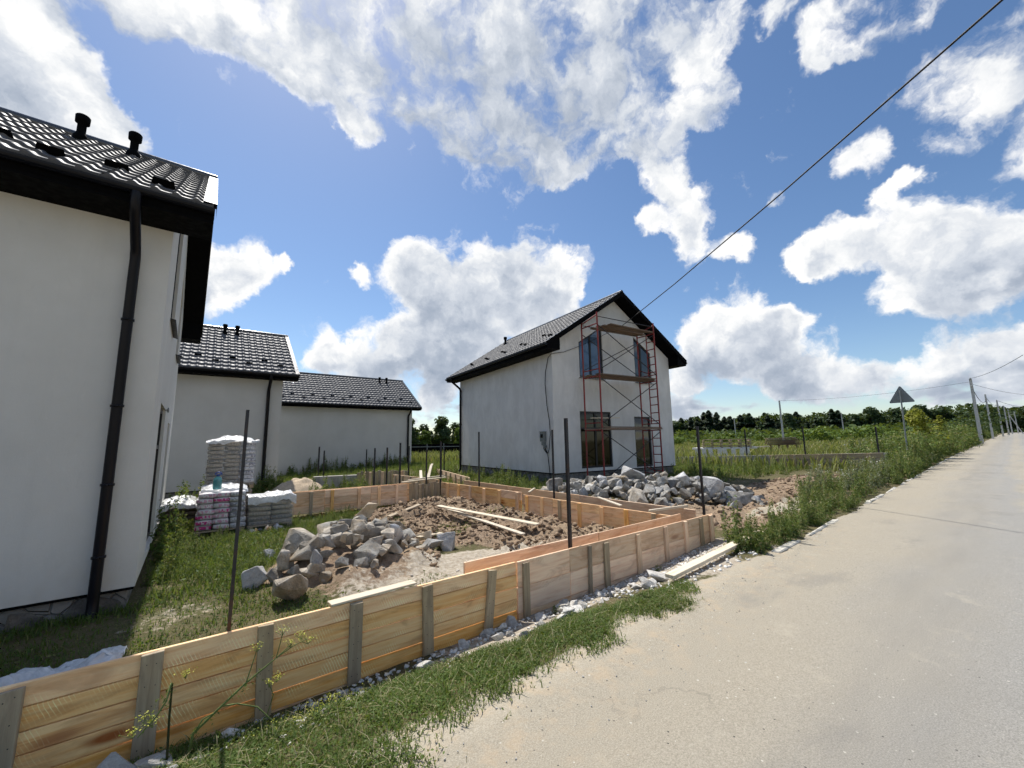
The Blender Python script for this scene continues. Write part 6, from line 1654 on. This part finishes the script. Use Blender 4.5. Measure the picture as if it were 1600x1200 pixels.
for row, (dr, cnt) in enumerate(((0, 64), (14, 50), (28, 40))):
    for i in range(cnt):
        t = (i+r5.uniform(-.35, .35))/cnt
        a = R(1.0)+t*R(35.5); dist = (232-42*math.sin(a*2.2))+dr+r5.uniform(-5, 5)
        if a < R(3): dist += 40
        x, y = dist*math.cos(a), dist*math.sin(a)
        k = r5.randrange(2) if (0.33 < t < .82 and r5.random() < .7) else 2+r5.randrange(3)
        s = r5.uniform(.68, 1.15)*(1.0 if k < 2 else .98)*(0.8+.4*float(fbm(np.array([a*16]), np.array([row*1.0]), 3)[0]))
        lab = ('dark pine in the wood along the far side of the field' if k < 2 else 'dark leafy tree in the wood along the far side of the field') if row == 0 else ('pine rising from behind the front row of the far wood' if k < 2 else 'leafy tree rising from behind the front row of the far wood')
        place(prot[k], firsts[k], x, y, s, r5.uniform(0, 6.28), lab, 'tree', 'trees of the wood beyond the field', None); firsts[k] = False
        wood_n += 1
# low scrub in front of the wood, and bushes in the field
gB = np.random.default_rng(3)
def bush_arrays(n, w, h, seed):
    g = np.random.default_rng(seed); cl = [(g.uniform(-w*.35, w*.35), g.uniform(-w*.35, w*.35), h*g.uniform(.25, .72), h*g.uniform(.22, .36)) for _ in range(8)]; P = []; N = []
    for _ in range(n):
        x, y, z, r = cl[g.integers(0, 8)]; v = g.normal(size=3); v /= np.linalg.norm(v); k = r*g.uniform(.4, 1.1); P.append((x+v[0]*k*1.2, y+v[1]*k*1.2, max(.02, z+v[2]*k))); N.append(v+g.normal(size=3)*.5+[0, 0, .3])
    return np.array(P), np.array(N)
bm_ = []
for i in range(4):
    P, N = bush_arrays(420, 3.2, 2.6, 40+i); V, F = leaf_arrays(P, N, np.random.default_rng(i).uniform(.22, .5, len(P)), i, .7); bm_.append(np_mesh('bush', V, F, M['bush_leaf']))
bushes = []
for i in range(70):
    a = R(r5.uniform(2.5, 37)); d = r5.uniform(75, 190); x, y = d*math.cos(a), d*math.sin(a)
    if y-road_edge(x) < 6: continue
    o = link(bpy.data.objects.new('bush', bm_[i % 4])); s = r5.uniform(.5, 1.25)*(0.7+d/260); o.location = (x, y, gz(x, y)-.1); o.scale = (s*1.2, s*1.2, s); o.rotation_euler = (0, 0, r5.uniform(0, 6.28))
    tag(o, 'green bush standing in the open field before the far wood', 'bush', 'bushes scattered over the field')
n = 5200; a = gB.uniform(R(.8), R(40), n); d = gB.uniform(165, 222, n)-30*np.sin(a*2.2); x, y = d*np.cos(a), d*np.sin(a)
k = (y-road_edge(x)) > 4; x, y = x[k], y[k]; z = ground_z(x, y)+gB.random(len(x))**1.3*4.5
tag(leaves('woodland_scrub', np.stack([x, y, z], 1), gB.normal(size=(len(x), 3))+[0, 0, .5], gB.uniform(.8, 1.9, len(x)), 'scrub_leaf', 90), 'band of scrub along the edge of the far wood', None, None, 'stuff')
n = 15000; a = gB.uniform(R(.6), R(40), n); d = 236-42*np.sin(a*2.2)+gB.uniform(2, 30, n)+40*sst(R(4), R(2), a); x, y = d*np.cos(a), d*np.sin(a)
z = ground_z(x, y)+gB.random(n)**.8*(9.6+3.4*fbm(a*40, a*0, 3))
tag(leaves('far_wood', np.stack([x, y, z], 1), gB.normal(size=(n, 3))+[0, 0, .4], gB.uniform(.9, 2.0, n), 'tree_leaf', 93), 'dark mass of the wood behind its front trees', None, None, 'stuff')
# dark wood closing the end of the road
n = 4200; x = gB.uniform(215, 420, n); y = gB.uniform(-90, 30, n); k = (np.abs(y-road_edge(x)+3) > 3.5) | (x > 330); x, y = x[k], y[k]
z = ground_z(x, y)+gB.random(len(x))*(6+5*fbm(x*.06, y*.06, 2))
tag(leaves('distant_wood', np.stack([x, y, z], 1), gB.normal(size=(len(x), 3))+[0, 0, .4], gB.uniform(1.6, 3.2, len(x)), 'tree_leaf', 91), 'dark wood closing the far end of the road', None, None, 'stuff')
# trees between the two farther houses
tp = [make_tree('round', 6.2, 11, 2600, .42, 'tree_leaf', 'broadleaf_tree', .14), make_tree('round', 5.4, 12, 2400, .42, 'bush_leaf', 'broadleaf_tree', .12)]
ft = [True, True]
for x, y, s, k, lab in [(31.0, 72.0, 1.05, 0, 'dark tree beside the corner of the farthest house, above the fence'), (35.0, 74.5, .80, 1, 'lower light green tree in the middle above the sheet fence'), (38.6, 73.5, 1.15, 0, 'tallest tree above the sheet fence, left of the white house'), (42.3, 73.0, .88, 1, 'tree half hidden by the side wall of the white house'), (33.2, 79, .9, 0, 'tree rising behind the other two above the sheet fence'), (44.5, 78, 1.0, 0, 'tree behind the white house, barely showing at its left edge'), (29.0, 76, .95, 0, 'tree behind the corner of the farthest house, mostly hidden'), (36.6, 77.5, .9, 0, 'dark tree filling the gap behind the lower light green tree'), (40.6, 79, .85, 0, 'dark tree filling the gap right of the tallest one')]:
    place(tp[k], ft[k], x, y, s, r5.uniform(0, 6), lab, 'tree', 'trees above the sheet fence', None); ft[k] = False
# sapling and shrubs by the road
sp = make_tree('round', 3.3, 21, 1100, .17, 'yellow_leaf', 'sapling_tree', .05); sp.location = (37.5, 4.9, gz(37.5, 4.9)); tag(sp, 'yellow green maple sapling rising above the roadside weeds', 'tree')
s2 = make_tree('pine', 2.4, 22, 420, .17, 'yellow_leaf', 'sapling_tree', .03); s2.location = (44.5, 4.75, gz(44.5, 4.75)+.5); tag(s2, 'thin spindly sapling just right of the yellow green maple', 'tree')
P, N = bush_arrays(800, 2.6, 2.0, 60); V, F = leaf_arrays(P, N, np.random.default_rng(61).uniform(.08, .2, len(P)), 62, .7)
bme = np_mesh('roadside_bush', V, F, M['weed']); bmd = np_mesh('roadside_bush', V*1.6, F, M['tree_leaf'])
for i, (x, y, s, m_, lab) in enumerate([(25.2, 4.05, .50, bme, 'leafy bush at the road edge right before the foot of the road sign'), (26.2, 4.9, .62, bme, 'leafy bush just left of the foot of the road sign'), (28.6, 5.0, .78, bme, 'leafy bush just right of the foot of the road sign'), (31.5, 4.9, .9, bme, 'leafy bush between the road sign and the sapling, nearer the sign'), (34.0, 5.2, 1.0, bme, 'leafy bush between the road sign and the sapling, nearer the sapling'), (40.5, 5.5, 1.1, bme, 'leafy bush under the yellow green sapling'), (55, 5.6, 1.2, bme, 'roadside bush midway between the sapling and the nearest pole'), (66, 6.0, 1.5, bme, 'roadside bush just left of the nearest pole'), (80, 6.3, 1.3, bme, 'roadside bush just right of the nearest pole'), (98, 8.2, 1.4, bmd, 'dark shrub under the second utility pole'), (112, 8.0, 1.7, bmd, 'dark shrub between the second and third utility poles'), (128, 8.5, 1.5, bmd, 'dark shrub under the third utility pole'), (145, 8.3, 1.3, bmd, 'dark shrub under the fourth utility pole')]):
    o = link(bpy.data.objects.new('roadside_bush', m_)); o.location = (x, y, gz(x, y)-.05); o.scale = (s, s, s); o.rotation_euler = (0, 0, i*1.1); tag(o, lab, 'bush', 'bushes along the road')
# a low wooded rise behind everything
def hills():
    a = np.linspace(R(-10), R(100), 90); V = []; F = []
    for i, t in enumerate(a):
        d = 900; h = 12+18*float(fbm(np.array([t*4]), np.array([2.0]), 3)[0])
        V += [(d*math.cos(t), d*math.sin(t), -8), ((d+60)*math.cos(t), (d+60)*math.sin(t), h), ((d+300)*math.cos(t), (d+300)*math.sin(t), -8)]
    for i in range(len(a)-1):
        for k in range(2): F.append((3*i+k, 3*i+3+k, 3*i+4+k, 3*i+1+k))
    m = plain('hill_wood', (0.03, 0.05, 0.025), 0.95, 0.05, 0.05, 0.3, 0.3)
    tag(np_obj('hills', np.array(V), np.array(F), m, smooth=True), kind='structure')
hills()
